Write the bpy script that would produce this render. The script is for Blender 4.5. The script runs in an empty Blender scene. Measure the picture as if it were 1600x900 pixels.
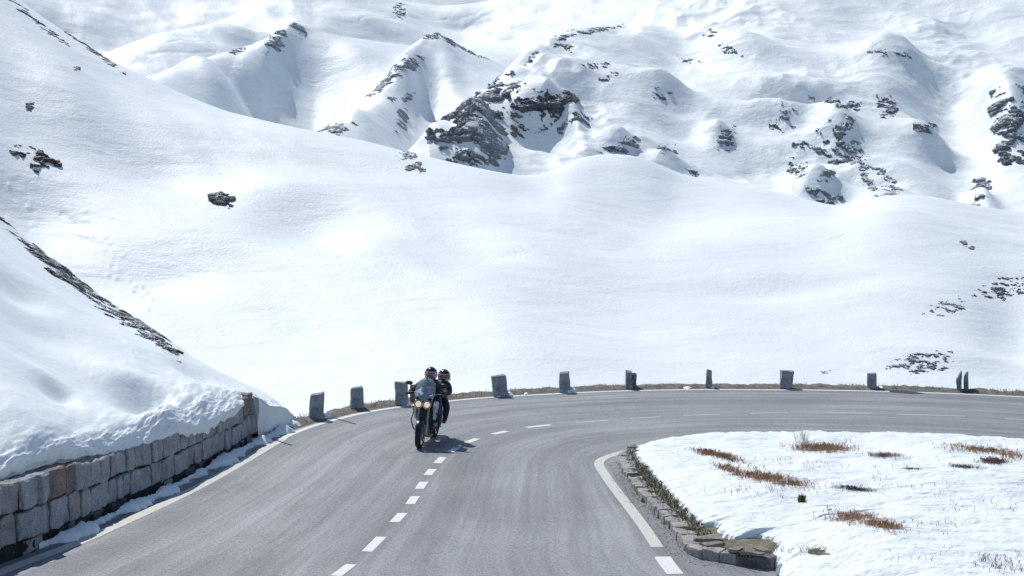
import bpy, bmesh, math, random
import numpy as np
from mathutils import Vector, Matrix, Euler, noise as mn

random.seed(7)
S = bpy.context.scene
COL = S.collection

# ------------------------------------------------------------------ camera, sky, sun, exposure
H, F, PITCH = 5.55, 2200.0, math.atan(150.0/2200.0)
cam_d = bpy.data.cameras.new('camera'); cam = bpy.data.objects.new('camera', cam_d); COL.objects.link(cam)
cam.location = (0, 0, H); cam.rotation_euler = (math.radians(90)-PITCH, 0, 0)
cam_d.sensor_width = 36; cam_d.lens = 36*F/1600; cam_d.clip_start = .1; cam_d.clip_end = 12000
S.camera = cam
SUN_DIR = Vector((-0.55, 0.83, 0)).normalized()          # where the sun stands in plan
SUN_EL = math.radians(54)
w = bpy.data.worlds.new('World'); S.world = w; w.use_nodes = True
nt = w.node_tree; bg = nt.nodes['Background']
sky = nt.nodes.new('ShaderNodeTexSky'); sky.sky_type = 'NISHITA'; sky.sun_disc = False
sky.sun_elevation = SUN_EL; sky.sun_rotation = math.atan2(SUN_DIR.x, SUN_DIR.y)
sky.altitude = 2300; sky.air_density = 1.0; sky.dust_density = .6; sky.ozone_density = 1.2
nt.links.new(sky.outputs[0], bg.inputs[0]); bg.inputs[1].default_value = 0.10
sd = bpy.data.lights.new('sun', 'SUN'); sun = bpy.data.objects.new('sun', sd); COL.objects.link(sun)
sd.energy = 3.3; sd.angle = math.radians(.5); sd.color = (1, .985, .94)
sv = Vector((SUN_DIR.x*math.cos(SUN_EL), SUN_DIR.y*math.cos(SUN_EL), math.sin(SUN_EL)))
sun.rotation_euler = sv.to_track_quat('Z', 'Y').to_euler()
S.view_settings.view_transform = 'Standard'; S.view_settings.look = 'None'
S.view_settings.gamma = 1; S.view_settings.exposure = 0.22; S.view_settings.use_curve_mapping = False
S.cycles.use_denoising = True
S.cycles.max_bounces = 6; S.cycles.diffuse_bounces = 3

# ------------------------------------------------------------------ projection helpers
CP, SP = math.cos(PITCH), math.sin(PITCH)
def ray(u, v):
    a = (np.asarray(u, float)-800)/F; b = (450-np.asarray(v, float))/F
    return a, CP+b*SP, -SP+b*CP                      # x, y, z of the direction
def az_te(u, v):
    x, y, z = ray(u, v); return np.arctan2(x, y), z/np.hypot(x, y)
def gp(u, v, z=0.0):
    x, y, dz = ray(u, v); t = (z-H)/dz
    return float(x*t), float(y*t)
def proj(P):
    x, y, z = P[..., 0], P[..., 1], P[..., 2]-H
    d = y*CP - z*SP; up = y*SP + z*CP
    return 800+F*x/d, 450-F*up/d

# ------------------------------------------------------------------ numpy noise
def _h(ix, iy, iz, seed):
    h = (ix.astype(np.int64)*374761393 + iy.astype(np.int64)*668265263 + iz*2147483647 + seed*974634777) & 0xffffffff
    h = ((h ^ (h >> 13))*1274126177) & 0xffffffff
    h = ((h ^ (h >> 16))*2246822519) & 0xffffffff
    return (h ^ (h >> 15)) & 0xffffffff
def perlin(x, y, seed=0):
    x = np.asarray(x, float); y = np.asarray(y, float)
    ix, iy = np.floor(x), np.floor(y); fx, fy = x-ix, y-iy
    ux = fx*fx*fx*(fx*(fx*6-15)+10); uy = fy*fy*fy*(fy*(fy*6-15)+10)
    def g(dx, dy):
        a = _h(ix+dx, iy+dy, 0, seed)*(2*math.pi/4294967296.0)
        return np.cos(a)*(fx-dx)+np.sin(a)*(fy-dy)
    a = g(0, 0); b = g(1, 0); c = g(0, 1); d = g(1, 1)
    return 1.5*((a+(b-a)*ux)*(1-uy)+(c+(d-c)*ux)*uy)
def fbm(x, y, oct=4, gain=.5, seed=0):
    s = 0; a = 1
    for i in range(oct):
        s = s+a*perlin(x, y, seed+i*17); x = x*2.03+3.1; y = y*2.03+7.7; a *= gain
    return s
def ridged(x, y, oct=4, gain=.5, seed=0):
    s = 0; a = 1; t = 0
    for i in range(oct):
        s = s+a*(1-2*np.abs(perlin(x, y, seed+i*31))); t += a; x = x*2.1+5.3; y = y*2.1+1.7; a *= gain
    return s/t
def sstep(a, b, x):
    t = np.clip((x-a)/(b-a), 0, 1); return t*t*(3-2*t)

# ------------------------------------------------------------------ object helpers
def link(o, parent=None):
    COL.objects.link(o)
    if parent is not None: o.parent = parent
    return o
def tag(o, label=None, cat=None, group=None, kind=None):
    if label: o['label'] = label
    if cat: o['category'] = cat
    if group: o['group'] = group
    if kind: o['kind'] = kind
    return o
def thing(name, label, cat, loc=(0, 0, 0), rot=(0, 0, 0), group=None):
    o = bpy.data.objects.new(name, None); COL.objects.link(o); o.location = loc; o.rotation_euler = rot
    o.empty_display_size = .2
    return tag(o, label, cat, group)
def from_np(name, V, Q, mat, smooth=True, parent=None, uv=None):
    V = np.ascontiguousarray(V, dtype=np.float32).reshape(-1, 3); Q = np.ascontiguousarray(Q, dtype=np.int32)
    n = Q.shape[1]; me = bpy.data.meshes.new(name)
    me.vertices.add(len(V)); me.vertices.foreach_set('co', V.ravel())
    me.loops.add(Q.size); me.loops.foreach_set('vertex_index', Q.ravel())
    me.polygons.add(len(Q)); me.polygons.foreach_set('loop_start', np.arange(0, Q.size, n, dtype=np.int32))
    me.polygons.foreach_set('loop_total', np.full(len(Q), n, dtype=np.int32))
    me.polygons.foreach_set('use_smooth', np.full(len(Q), smooth, dtype=bool))
    me.update(calc_edges=True)
    if uv is not None:
        l = me.uv_layers.new(name='UVMap'); l.data.foreach_set('uv', np.ascontiguousarray(uv[Q.ravel()], dtype=np.float32).ravel())
    me.materials.append(mat)
    return link(bpy.data.objects.new(name, me), parent)
def gridq(nr, nc, keep=None):
    i = np.arange(nr*nc).reshape(nr, nc)
    q = np.stack([i[:-1, :-1], i[:-1, 1:], i[1:, 1:], i[1:, :-1]], -1).reshape(-1, 4)
    return q
def compact(V, Q):
    used = np.unique(Q); m = np.full(len(V), -1); m[used] = np.arange(len(used))
    return V[used], m[Q]
def bobj(name, bm, mat, parent=None, smooth=False):
    me = bpy.data.meshes.new(name); bm.normal_update(); bm.to_mesh(me); bm.free()
    for m in (mat if isinstance(mat, (list, tuple)) else [mat]): me.materials.append(m)
    if smooth:
        me.polygons.foreach_set('use_smooth', [True]*len(me.polygons))
    return link(bpy.data.objects.new(name, me), parent)

# ------------------------------------------------------------------ materials
class M: pass
def mat(name, base=(.5, .5, .5), rough=.6, metal=0.0, spec=.5):
    m = bpy.data.materials.new(name); m.use_nodes = True; b = m.node_tree.nodes['Principled BSDF']
    b.inputs['Base Color'].default_value = (*base, 1); b.inputs['Roughness'].default_value = rough
    b.inputs['Metallic'].default_value = metal; b.inputs['Specular IOR Level'].default_value = spec
    return m
def N(m, t, **kw):
    n = m.node_tree.nodes.new('ShaderNode'+t)
    for k, v in kw.items():
        if k in n.inputs.keys(): n.inputs[k].default_value = v
        else: setattr(n, k, v)
    return n
def L(m, a, b): m.node_tree.links.new(a, b)
def pb(m): return m.node_tree.nodes['Principled BSDF']
def ramp(m, src, stops):
    r = N(m, 'ValToRGB'); e = r.color_ramp.elements
    while len(e) < len(stops): e.new(.5)
    for i, (p, c) in enumerate(stops):
        e[i].position = p; e[i].color = (*c, 1) if isinstance(c, tuple) else (c, c, c, 1)
    L(m, src, r.inputs[0]); return r
def coords(m, scale=None, obj=True):
    tc = N(m, 'TexCoord'); o = tc.outputs['Object' if obj else 'UV']
    if scale is None: return o
    mp = N(m, 'Mapping'); mp.inputs['Scale'].default_value = scale; L(m, o, mp.inputs['Vector']); return mp.outputs[0]
def noise(m, vec, scale, detail=4, rough=.5, dist=0):
    n = N(m, 'TexNoise'); n.inputs['Scale'].default_value = scale; n.inputs['Detail'].default_value = detail
    n.inputs['Roughness'].default_value = rough; n.inputs['Distortion'].default_value = dist
    L(m, vec, n.inputs['Vector']); return n.outputs['Fac']
def mth(m, op, a, b=None):
    n = N(m, 'Math', operation=op)
    for i, x in enumerate((a, b)):
        if x is None: continue
        if isinstance(x, (int, float)): n.inputs[i].default_value = x
        else: L(m, x, n.inputs[i])
    return n.outputs[0]
def bump(m, hgt, strength, dist, prev=None):
    b = N(m, 'Bump'); b.inputs['Strength'].default_value = strength; b.inputs['Distance'].default_value = dist
    L(m, hgt, b.inputs['Height'])
    if prev is not None: L(m, prev, b.inputs['Normal'])
    return b.outputs[0]
def mix(m, fac, a, b):
    n = N(m, 'Mix', data_type='RGBA'); 
    if isinstance(fac, (int, float)): n.inputs[0].default_value = fac
    else: L(m, fac, n.inputs[0])
    for i, x in ((6, a), (7, b)):
        if isinstance(x, tuple): n.inputs[i].default_value = (*x, 1)
        else: L(m, x, n.inputs[i])
    return n.outputs[2]

SNOW = (.84, .885, .885)
def snow_mat(name, s1, d1, s2, d2, drift=(1, 1, 1)):
    m = mat(name, SNOW, .55, 0, .3); v = coords(m); vs = coords(m, drift)
    c = ramp(m, noise(m, v, s1*.35, 5), [(.3, (.815, .865, .87)), (.7, (.865, .905, .905))])
    L(m, c.outputs[0], pb(m).inputs['Base Color'])
    b = bump(m, noise(m, vs, s1, 6, .55, .3), 1, d1)
    b = bump(m, noise(m, v, s2, 5, .65), 1, d2, b)
    L(m, b, pb(m).inputs['Normal']); return m
M.snow_far = snow_mat('wind packed snow far', .035, 1.7, .35, .36, (.45, 1, 1.4))
M.snow_mid = snow_mat('wind packed snow',   .11, .60, 1.5, .10, (.40, 1, 1.4))
M.snow_near = snow_mat('spring snow', 1.3, .035, 14, .012)
M.snow_flat = snow_mat('melting snow sheet', 1.6, .10, 16, .02, (.5, 1.6, 1))

def rock_mat(name, sc, c0, c1, c2, snowline=.72, snow=True, bd=.3, sw=2.4):
    m = mat(name, c0, .85, 0, .3); v = coords(m)
    c = ramp(m, noise(m, v, sc, 7, .65, .6), [(.32, c0), (.55, c1), (.74, c2)])
    out = c.outputs[0]
    if snow:
        g = N(m, 'NewGeometry'); sp = N(m, 'SeparateXYZ'); L(m, g.outputs['Normal'], sp.inputs[0])
        a = mth(m, 'ADD', sp.outputs[2], mth(m, 'MULTIPLY', mth(m, 'SUBTRACT', noise(m, v, sc*2.0, 7, .78, .8), .5), sw))
        f = ramp(m, a, [(snowline-.03, 0.0), (snowline+.04, 1.0)])
        out = mix(m, f.outputs[0], c.outputs[0], SNOW)
    L(m, out, pb(m).inputs['Base Color'])
    L(m, bump(m, noise(m, v, sc*2.4, 8, .7, .4), 1, bd), pb(m).inputs['Normal']); return m
M.rock_far = rock_mat('mountain rock', .16, (.13, .15, .19), (.24, .265, .31), (.34, .335, .35), .62, bd=2.0)
M.rock_red = rock_mat('reddish mountain rock', .16, (.09, .088, .115), (.19, .175, .20), (.32, .29, .31), .68, bd=2.0)
M.rock_mid = rock_mat('slope rock', .55, (.05, .056, .072), (.13, .13, .145), (.24, .225, .22), .80, bd=.4, sw=1.3)
M.rock_brown = rock_mat('brown slope rock', .55, (.045, .04, .045), (.12, .095, .09), (.24, .19, .17), .84, bd=.4, sw=1.2)
M.rock_near = rock_mat('bank rock', 2.6, (.03, .033, .04), (.10, .10, .105), (.22, .20, .19), .70, bd=.1, sw=2.2)
M.slate = rock_mat('slate', 7, (.14, .13, .12), (.32, .28, .22), (.48, .44, .38), .9, snow=False, bd=.03)

def asphalt():
    m = mat('bleached mountain asphalt', (.13, .135, .145), .62, 0, .5)
    v = coords(m); uv = coords(m, (1, 1, 1), obj=False)
    st = coords(m, (.075, 1.7, 1), obj=False)                      # streaks along the direction of travel
    st2 = coords(m, (.16, 6.5, 1), obj=False)
    a = noise(m, st, 1.0, 5, .6, .4); b2 = noise(m, st2, 1.0, 5, .65, .3); big = noise(m, v, .35, 4, .6)
    s = mth(m, 'ADD', mth(m, 'MULTIPLY', a, .62), mth(m, 'MULTIPLY', b2, .30))
    s = mth(m, 'ADD', s, mth(m, 'MULTIPLY', big, .30))
    c = ramp(m, s, [(.38, (.135, .141, .149)), (.58, (.208, .214, .222)), (.76, (.315, .320, .326))])
    gr = ramp(m, noise(m, v, 55, 3, .8), [(.3, .45), (.5, 1.0), (.70, 1.75)])
    gr2 = ramp(m, noise(m, v, 17, 3, .8), [(.35, .76), (.62, 1.25)])
    o = N(m, 'Mix', data_type='RGBA', blend_type='MULTIPLY'); o.inputs[0].default_value = 1; o.clamp_result = False
    L(m, c.outputs[0], o.inputs[6]); L(m, gr.outputs[0], o.inputs[7])
    o2 = N(m, 'Mix', data_type='RGBA', blend_type='MULTIPLY'); o2.inputs[0].default_value = 1
    L(m, o.outputs[2], o2.inputs[6]); L(m, gr2.outputs[0], o2.inputs[7])
    vo = N(m, 'TexVoronoi', feature='DISTANCE_TO_EDGE'); vo.inputs['Scale'].default_value = .42
    dn = N(m, 'TexNoise'); dn.inputs['Scale'].default_value = 1.3; dn.inputs['Detail'].default_value = 5; L(m, v, dn.inputs['Vector'])
    va = N(m, 'Vector'+'Math', operation='MULTIPLY_ADD'); L(m, dn.outputs['Color'], va.inputs[0]); va.inputs[1].default_value = (1.5, 1.5, 1.5); L(m, v, va.inputs[2]); L(m, va.outputs[0], vo.inputs['Vector'])
    ck = ramp(m, vo.outputs['Distance'], [(.0, 1.0), (.006, .0)]); cm = ramp(m, noise(m, v, .22, 2, .5), [(.50, 0.0), (.62, .55)])
    bl = ramp(m, noise(m, v, .9, 6, .7, .5), [(.60, 0.0), (.70, .30)])
    o3 = mix(m, mth(m, 'MULTIPLY', ck.outputs[0], cm.outputs[0]), o2.outputs[2], (.045, .047, .052))
    o4 = mix(m, bl.outputs[0], o3, (.10, .105, .115))
    L(m, o4, pb(m).inputs['Base Color'])
    L(m, ramp(m, s, [(.4, .75), (.8, .55)]).outputs[0], pb(m).inputs['Roughness'])
    L(m, bump(m, noise(m, v, 70, 3, .7), .8, .008), pb(m).inputs['Normal']); return m
M.asphalt = asphalt()
def paint(name, c, wear):
    m = mat(name, c, .6); v = coords(m)
    f = ramp(m, noise(m, v, 26, 6, .75), [(wear-.08, 0.0), (wear+.06, 1.0)])
    L(m, mix(m, f.outputs[0], (.17, .17, .165), c), pb(m).inputs['Base Color']); return m
M.paint = paint('worn white road paint', (.72, .72, .68), .36)
M.paint_old = paint('dirty cream road paint', (.60, .59, .54), .40)
M.paint_faint = paint('thin worn white paint', (.62, .62, .60), .36)
M.paint_dash = paint('white dash paint', (.74, .74, .71), .38)

def stone_mat(name, c0, c1, sc=9):
    m = mat(name, c0, .85, 0, .25); v = coords(m)
    big = ramp(m, noise(m, v, sc*.35, 6, .7), [(.34, c0), (.64, c1)])
    oi = N(m, 'ObjectInfo')
    sp = ramp(m, noise(m, v, sc*5, 5, .85), [(.32, .4), (.5, 1.0), (.68, 1.6)])
    o = N(m, 'Mix', data_type='RGBA', blend_type='MULTIPLY'); o.inputs[0].default_value = 1
    L(m, big.outputs[0], o.inputs[6]); L(m, sp.outputs[0], o.inputs[7]); L(m, o.outputs[2], pb(m).inputs['Base Color'])
    L(m, bump(m, noise(m, v, sc*1.6, 8, .7), 1, .035), pb(m).inputs['Normal']); return m
M.granite = stone_mat('grey granite', (.26, .275, .30), (.44, .455, .475))
M.granite2 = stone_mat('warm grey granite', (.26, .255, .265), (.40, .38, .375))
M.granite_red = stone_mat('rust stained granite', (.16, .135, .13), (.31, .25, .22))
M.granite_dark = stone_mat('damp dark granite', (.10, .105, .115), (.19, .19, .20))
M.mortar = stone_mat('deep dark joint', (.02, .02, .022), (.05, .05, .052))
M.guard = stone_mat('grey guard stone', (.17, .20, .235), (.44, .47, .50), 14)
M.guard_dark = stone_mat('dark guard stone', (.13, .145, .165), (.34, .36, .385), 14)
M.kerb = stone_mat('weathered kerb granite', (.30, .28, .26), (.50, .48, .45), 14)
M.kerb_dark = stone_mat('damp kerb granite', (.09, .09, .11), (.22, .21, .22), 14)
M.wood = stone_mat('weathered reddish timber', (.20, .12, .09), (.33, .22, .17), 12)
M.earth = stone_mat('brown verge earth', (.11, .10, .085), (.25, .235, .20), 14)
M.moss = stone_mat('dull moss and old grass', (.12, .118, .08), (.28, .265, .20), 14)
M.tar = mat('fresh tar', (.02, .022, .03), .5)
def leafy(name, a, b):
    m = mat(name, a, .8); v = coords(m)
    L(m, ramp(m, noise(m, v, 31, 2, .5), [(.35, a), (.65, b)]).outputs[0], pb(m).inputs['Base Color']); return m
M.straw = leafy('dry straw', (.34, .29, .19), (.16, .14, .09))
M.heath = leafy('red brown heath twigs', (.42, .20, .11), (.27, .20, .11))
M.heath2 = leafy('brown heath twigs', (.26, .13, .11), (.15, .12, .10))
M.twig = leafy('grey twigs', (.16, .13, .14), (.08, .07, .09))
M.palegrass = leafy('pale dead grass', (.75, .68, .55), (.5, .45, .36))
M.needle = leafy('dark green needles', (.05, .06, .02), (.12, .10, .03))

# ------------------------------------------------------------------ polar terrain
UA, _ = az_te(np.array([0.]), 300.)
def fu(pts, smooth=0.006, te=False):
    """function of azimuth through pixel columns; te: second value is a pixel row turned into tan(elevation)"""
    p = np.array(pts, float)
    if te: a, y = az_te(p[:, 0], p[:, 1])
    else: a, _ = az_te(p[:, 0], 300.); y = p[:, 1]
    ga = np.linspace(-1.1, 1.1, 6001); gy = np.interp(ga, a, y)
    if smooth:
        k = int(3*smooth/(ga[1]-ga[0])); xx = np.arange(-k, k+1)*(ga[1]-ga[0]); kk = np.exp(-(xx/smooth)**2); kk /= kk.sum()
        gy = np.convolve(np.pad(gy, k, mode='edge'), kk, 'valid')
    return lambda az: np.interp(az, ga, gy)

# outer edge line of the road (pixel centre of the painted line), in plan
OUT_PX = [(0, 894), (113, 851), (190, 817), (264, 783), (325, 752), (378, 722), (440, 686), (480, 669), (522, 656.5), (580, 643), (640, 634),
          (715, 625.5), (775, 620.5), (840, 617), (904, 613.6), (973, 611), (1040, 609.6), (1101, 609), (1200, 609.3), (1300, 610), (1387, 611.8),
          (1450, 613.8), (1530, 617), (1600, 620.5), (1700, 628)]
OUT = [(-8.6, 6.), (-8.3, 12.), (-7.95, 18.)]+[gp(*p) for p in OUT_PX]+[(19.5, 33.8), (24.5, 29), (28, 22.5), (29.5, 14)]
OUTA = np.array(OUT)
def chain(P, step):
    P = np.array(P, float)
    # Catmull-Rom through the points then even spacing
    Q = [P[0]]
    for i in range(len(P)-1):
        p0 = P[max(i-1, 0)]; p1 = P[i]; p2 = P[i+1]; p3 = P[min(i+2, len(P)-1)]
        for t in np.linspace(0, 1, 13)[1:]:
            Q.append(.5*((2*p1)+(-p0+p2)*t+(2*p0-5*p1+4*p2-p3)*t*t+(-p0+3*p1-3*p2+p3)*t**3))
    Q = np.array(Q); d = np.r_[0, np.cumsum(np.hypot(*np.diff(Q[:, :2], axis=0).T))]
    n = max(2, int(d[-1]/step)); s = np.linspace(0, d[-1], n+1)
    return np.stack([np.interp(s, d, Q[:, k]) for k in range(Q.shape[1])], -1), s
def offs(P, d):
    T = np.gradient(P[:, :2], axis=0); T /= np.linalg.norm(T, axis=1)[:, None]
    R = P.copy(); R[:, 0] += -T[:, 1]*d; R[:, 1] += T[:, 0]*d; return R      # +d is left of travel
OC, OS = chain(OUT, .25)
oaz = np.arctan2(OC[:, 0], OC[:, 1]); orr = np.hypot(OC[:, 0], OC[:, 1])
sel = oaz > -0.155
RE = lambda az: np.interp(az, np.r_[-1.1, -0.5, -0.36, -0.22, -0.165, oaz[sel][np.argsort(oaz[sel])]], np.r_[24, 36, 40, 39, 37, orr[sel][np.argsort(oaz[sel])]])

# crest pixel rows per layer (a layer that does not exist at a column stays below the one before it)
c1 = [(-900, -330), (-300, -170), (0, -22), (30, 0), (75, 33), (120, 62), (175, 96), (235, 124), (300, 154), (360, 178), (430, 194), (500, 208),
      (575, 222), (640, 238), (720, 255), (780, 267), (820, 274), (862, 270), (895, 257), (930, 252), (985, 249), (1025, 256), (1060, 273),
      (1120, 284), (1190, 295), (1260, 311), (1305, 321), (1335, 318), (1370, 307), (1410, 302), (1450, 305), (1520, 318), (1600, 333), (1800, 345), (2400, 300)]
def below(c, d): return [(u, v+d) for u, v in c]
c2 = [(-900, 40), (0, 40), (300, 200), (600, 262), (655, 262), (676, 236), (700, 205), (722, 172), (745, 148), (775, 128), (800, 110), (840, 82),
      (880, 55), (930, 45), (985, 33), (1015, 12), (1040, -12), (1100, -40), (1250, -70), (1500, -90), (1900, -110), (2400, -60)]
c3 = [(-900, 60), (0, 60), (240, 190), (430, 235), (490, 222), (512, 205), (545, 170), (580, 143), (612, 112), (625, 92), (645, 68), (668, 54), (690, 58),
      (715, 72), (745, 86), (790, 103), (850, 125), (1000, 150), (1500, 100), (2400, 60)]
c4 = [(-900, 100), (150, 190), (200, 128), (235, 117), (290, 98), (345, 82), (400, 68), (435, 48), (458, 36), (472, 40), (490, 50), (540, 60), (600, 66),
      (660, 72), (720, 72), (800, 62), (870, 44), (950, 26), (1030, 4), (1150, -30), (2400, -50)]
c5 = [(-900, 150), (100, 110), (165, 86), (210, 72), (270, 56), (330, 36), (375, 20), (410, 2), (450, -14), (520, -12), (600, -2), (690, 10), (760, 2), (830, -20), (1000, -55), (2400, -90)]
c6 = [(-900, -60), (0, -60), (200, -75), (500, -95), (800, -70), (1200, -100), (2400, -90)]
crest = [fu(c1, .008, True), fu(c2, .0022, True), fu(c3, .0022, True), fu(c4, .0022, True), fu(c5, .006, True), fu(c6, .02, True)]
Rc = [fu([(-900, 330), (0, 400), (400, 350), (800, 315), (1000, 345), (1400, 310), (2400, 320)], .03),
      fu([(-900, 480), (600, 480), (680, 500), (880, 640), (1050, 800), (1500, 860), (2400, 860)], .01),
      fu([(-900, 850), (480, 850), (520, 880), (670, 1060), (800, 1100), (2400, 1150)], .01),
      fu([(-900, 1200), (230, 1270), (460, 1450), (700, 1520), (2400, 1560)], .01),
      fu([(-900, 1700), (170, 1740), (420, 2120), (900, 2260), (2400, 2300)], .02),
      fu([(-900, 2500), (0, 2620), (800, 3200), (2400, 3600)], .02)]
Rd = [fu([(-900, 225), (0, 225), (500, 215), (800, 205), (1200, 205), (2400, 215)], .03),
      fu([(-900, 440), (600, 430), (680, 438), (1000, 455), (1500, 440), (2400, 440)], .02),
      fu([(-900, 700), (480, 700), (560, 760), (670, 830), (900, 930), (2400, 980)], .02),
      fu([(-900, 1000), (230, 1080), (460, 1260), (2400, 1330)], .02),
      fu([(-900, 1400), (170, 1460), (420, 1760), (900, 1860), (2400, 1900)], .02),
      fu([(-900, 2000), (0, 2080), (800, 2600), (2400, 2900)], .02),
      fu([(-900, 3000), (2400, 4000)], .02)]
sharp = [.25, .45, .6, .5, .4, .3]
TC = .68                                   # where the crest sits between the two dips of a layer
BUMPS = {k: [] for k in range(6)}; GROOVES = {k: [] for k in range(6)}

CS = [fu(c1, .05, True), fu(c2, .03, True), fu(c3, .02, True), fu(c4, .02, True), fu(c5, .03, True), fu(c6, .05, True)]
SKEW = [-.02, -.05, -.05, -.07, -.04, 0]
def dipz(k, az):
    if k == 0: return H+Rd[0](az)*(-0.1545)
    prev = np.minimum(crest[k-1](az), crest[k](az))
    return H+Rd[k](az)*(np.minimum(prev, 9)-.016)
def lay(k, az, t):
    """surface point of layer k (from one dip over the crest to the next dip)"""
    r0, rc, r1 = Rd[k](az), Rc[k](az), Rd[k+1](az)
    s = t/TC; b = np.clip((t-TC)/(1-TC), 0, 1); f = t < TC
    s1 = np.clip(s, 0, 1); xx, yy = r0*np.sin(az), r0*(1+s1*.4)*np.cos(az)
    aw = az-SKEW[k]*(1-s1)*sstep(0, .3, s1)+(0 if k == 0 else .018)*(1-s1)*fbm(az*14, s1*1.7+k*3, 2, .5, 99+k)
    cw = sstep(.45, 1, s1)
    r = np.where(f, r0+(rc-r0)*s, rc+(r1-rc)*b)
    z0 = dipz(k, az); zc = H+rc*(cw*crest[k](aw)+(1-cw)*np.minimum(CS[k](aw), crest[k](az)+.05))
    z1 = dipz(k+1, az) if k < 5 else zc-60
    sh = sharp[k]
    Fs = sh*s+(1-sh)*(s*s*(3-2*s))
    if k == 0: Fs = .15*s+.85*(1-(1-np.clip(s, 0, 1))**1.45)*.45+.85*.55*(s*s*(3-2*s))
    Bs = .35*b+.65*(b*b*(3-2*b))
    z = np.where(f, z0+(zc-z0)*Fs, zc+(z1-zc)*Bs)
    x, y = r*np.sin(az), r*np.cos(az)
    hold = 1-.75*np.exp(-((s-1)/.10)**2)
    edge = sstep(0, .12, t)*(1-sstep(.9, 1, t))
    wx = x+y*.35; q = r/600.0
    if k == 0:
        n = 2.4*fbm(wx/75, (y+x*.5)/50, 3, .42, 3)+.45*fbm(wx/26+3, (y+x*.3)/15, 3, .45, 9)*sstep(.3, .9, .5+fbm(x/50, y/60, 2, .5, 21))
        n = n+.055*fbm(wx/6.5, (y+x*.25)/3.0, 3, .55, 33)
    elif k == 1:
        rg = sstep(.05, .5, fbm(x/85, y/105, 2, .5, 71)+.12)
        n = 9.0*fbm(wx/120, y/90, 3, .45, 5)+(.8+1.6*rg)*2.3*ridged(wx/46, y/40, 3, .45, 41)+.55*rg*fbm(wx/12, y/10, 3, .55, 61)+.10*fbm(wx/10, y/7, 3, .55, 63)
    elif k == 2:
        n = 5*fbm(wx/130, y/120, 3, .45, 6)+1.4*ridged((x-y*.4)/60, y/90, 3, .45, 42)+.15*fbm(wx/16, y/12, 3, .55, 64)
    elif k == 3:
        n = 6*fbm((x+y*.5)/200, y/190, 3, .45, 7)+1.6*ridged((x+y*.55)/110, (y-x*.2)/190, 3, .4, 43)+.15*fbm(x/20, y/16, 3, .55, 65)
    else:
        n = 15*fbm((x-y*.3)/300, y/220, 4, .42, 8+k)+4*ridged((x+y*.6)/150, y/200, 3, .45, 44+k)+.4*fbm(x/22, y/18, 3, .6, 88)
    z = z+n*hold*edge
    for (a0, rr0, sa, sr, tilt, amp) in BUMPS[k]:
        da = (az-a0)/sa; dr = (r-rr0)/sr
        z = z+amp*np.exp(-(da+tilt*dr)**2-dr**2)
    for (ga, gr, gw, gd) in GROOVES[k]:
        on = (az > ga[0]) & (az < ga[-1])
        z = z-np.where(on, gd*np.exp(-((r-np.interp(az, ga, gr))/gw)**2), 0)
    return np.stack([x, y, z], -1)

def az_r_on(k, u, v):
    """place on the front of layer k that is seen at a pixel: azimuth, range and metres of range per pixel row"""
    a, te = az_te(float(u), float(v)); t = np.linspace(0, TC*1.02, 1200); P = lay(k, np.full_like(t, a), t)
    r = np.hypot(P[:, 0], P[:, 1]); e = (P[:, 2]-H)/r
    i = int(np.argmax(e >= te)) if (e >= te).any() else int(np.argmax(e))
    j0, j1 = max(0, i-30), min(len(t)-1, i+30); de = max(1e-5, (e[j1]-e[j0])/(r[j1]-r[j0]))
    return float(a), float(r[i]), 1/(de*F), float(t[i])
def add_bumps(k, lst):
    new = []
    for (u, v, su, sv_, tilt, amp) in lst:
        a, r, mpp, _ = az_r_on(k, u, v)
        new.append((a, r, su/F, min(abs(mpp*sv_), 60 if k == 0 else 90), tilt, amp*((.95 if k == 0 and su > 30 else 1) if k == 0 else (.8 if su < 28 else 1.15))))
    BUMPS[k] += new
# soft humps and hollows: column, row, half width, half height in pixels, slant, metres
add_bumps(0, [(600, 395, 70, 30, .3, 1.6), (480, 350, 90, 34, 0, -2.6), (410, 290, 90, 22, .5, 1.6), (560, 258, 110, 20, .4, -1.4),
              (960, 262, 110, 22, 0, 2.4), (1010, 330, 120, 30, 0, -2.6), (770, 300, 110, 22, 0, -1.5), (1150, 390, 170, 30, -.5, 1.6), (1230, 450, 140, 22, -.5, -1.2),
              (1400, 350, 130, 34, 0, 2.0), (1590, 500, 60, 90, 0, -2.5), (200, 250, 110, 40, .5, -3.4), (330, 270, 90, 30, .3, -1.8), (60, 330, 80, 50, .3, -2.5), (90, 130, 60, 60, .6, 3.0),
              (290, 200, 90, 26, .6, 1.8), (250, 430, 120, 40, 0, -1.4), (850, 450, 220, 40, 0, .9), (1500, 560, 120, 20, 0, 1.0)])
add_bumps(1, [(745, 200, 26, 40, 0, 9), (850, 165, 42, 24, .3, 9), (845, 215, 30, 28, .4, -9), (900, 205, 14, 50, .8, 5),
              (960, 235, 40, 14, .2, 7), (1045, 262, 38, 10, 0, 5), (1120, 215, 22, 14, 0, 8), (1310, 215, 36, 30, .3, 9), (1370, 265, 60, 20, .8, -7),
              (1275, 300, 38, 16, 0, 8), (1575, 190, 34, 50, .3, 13), (1500, 240, 60, 60, .3, -9), (1450, 200, 34, 16, 0, 6), (1390, 90, 60, 18, .3, 9),
              (1150, 85, 60, 16, .3, 9), (1040, 150, 44, 14, .2, 8), (1240, 145, 60, 16, .2, -6), (940, 110, 60, 20, .2, 6), (1080, 60, 80, 18, .3, -7),
              (1535, 300, 20, 22, .6, 9), (1220, 185, 50, 16, .4, 6), (1480, 110, 60, 50, .2, -10), (1200, 250, 60, 24, 0, -5)])
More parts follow.
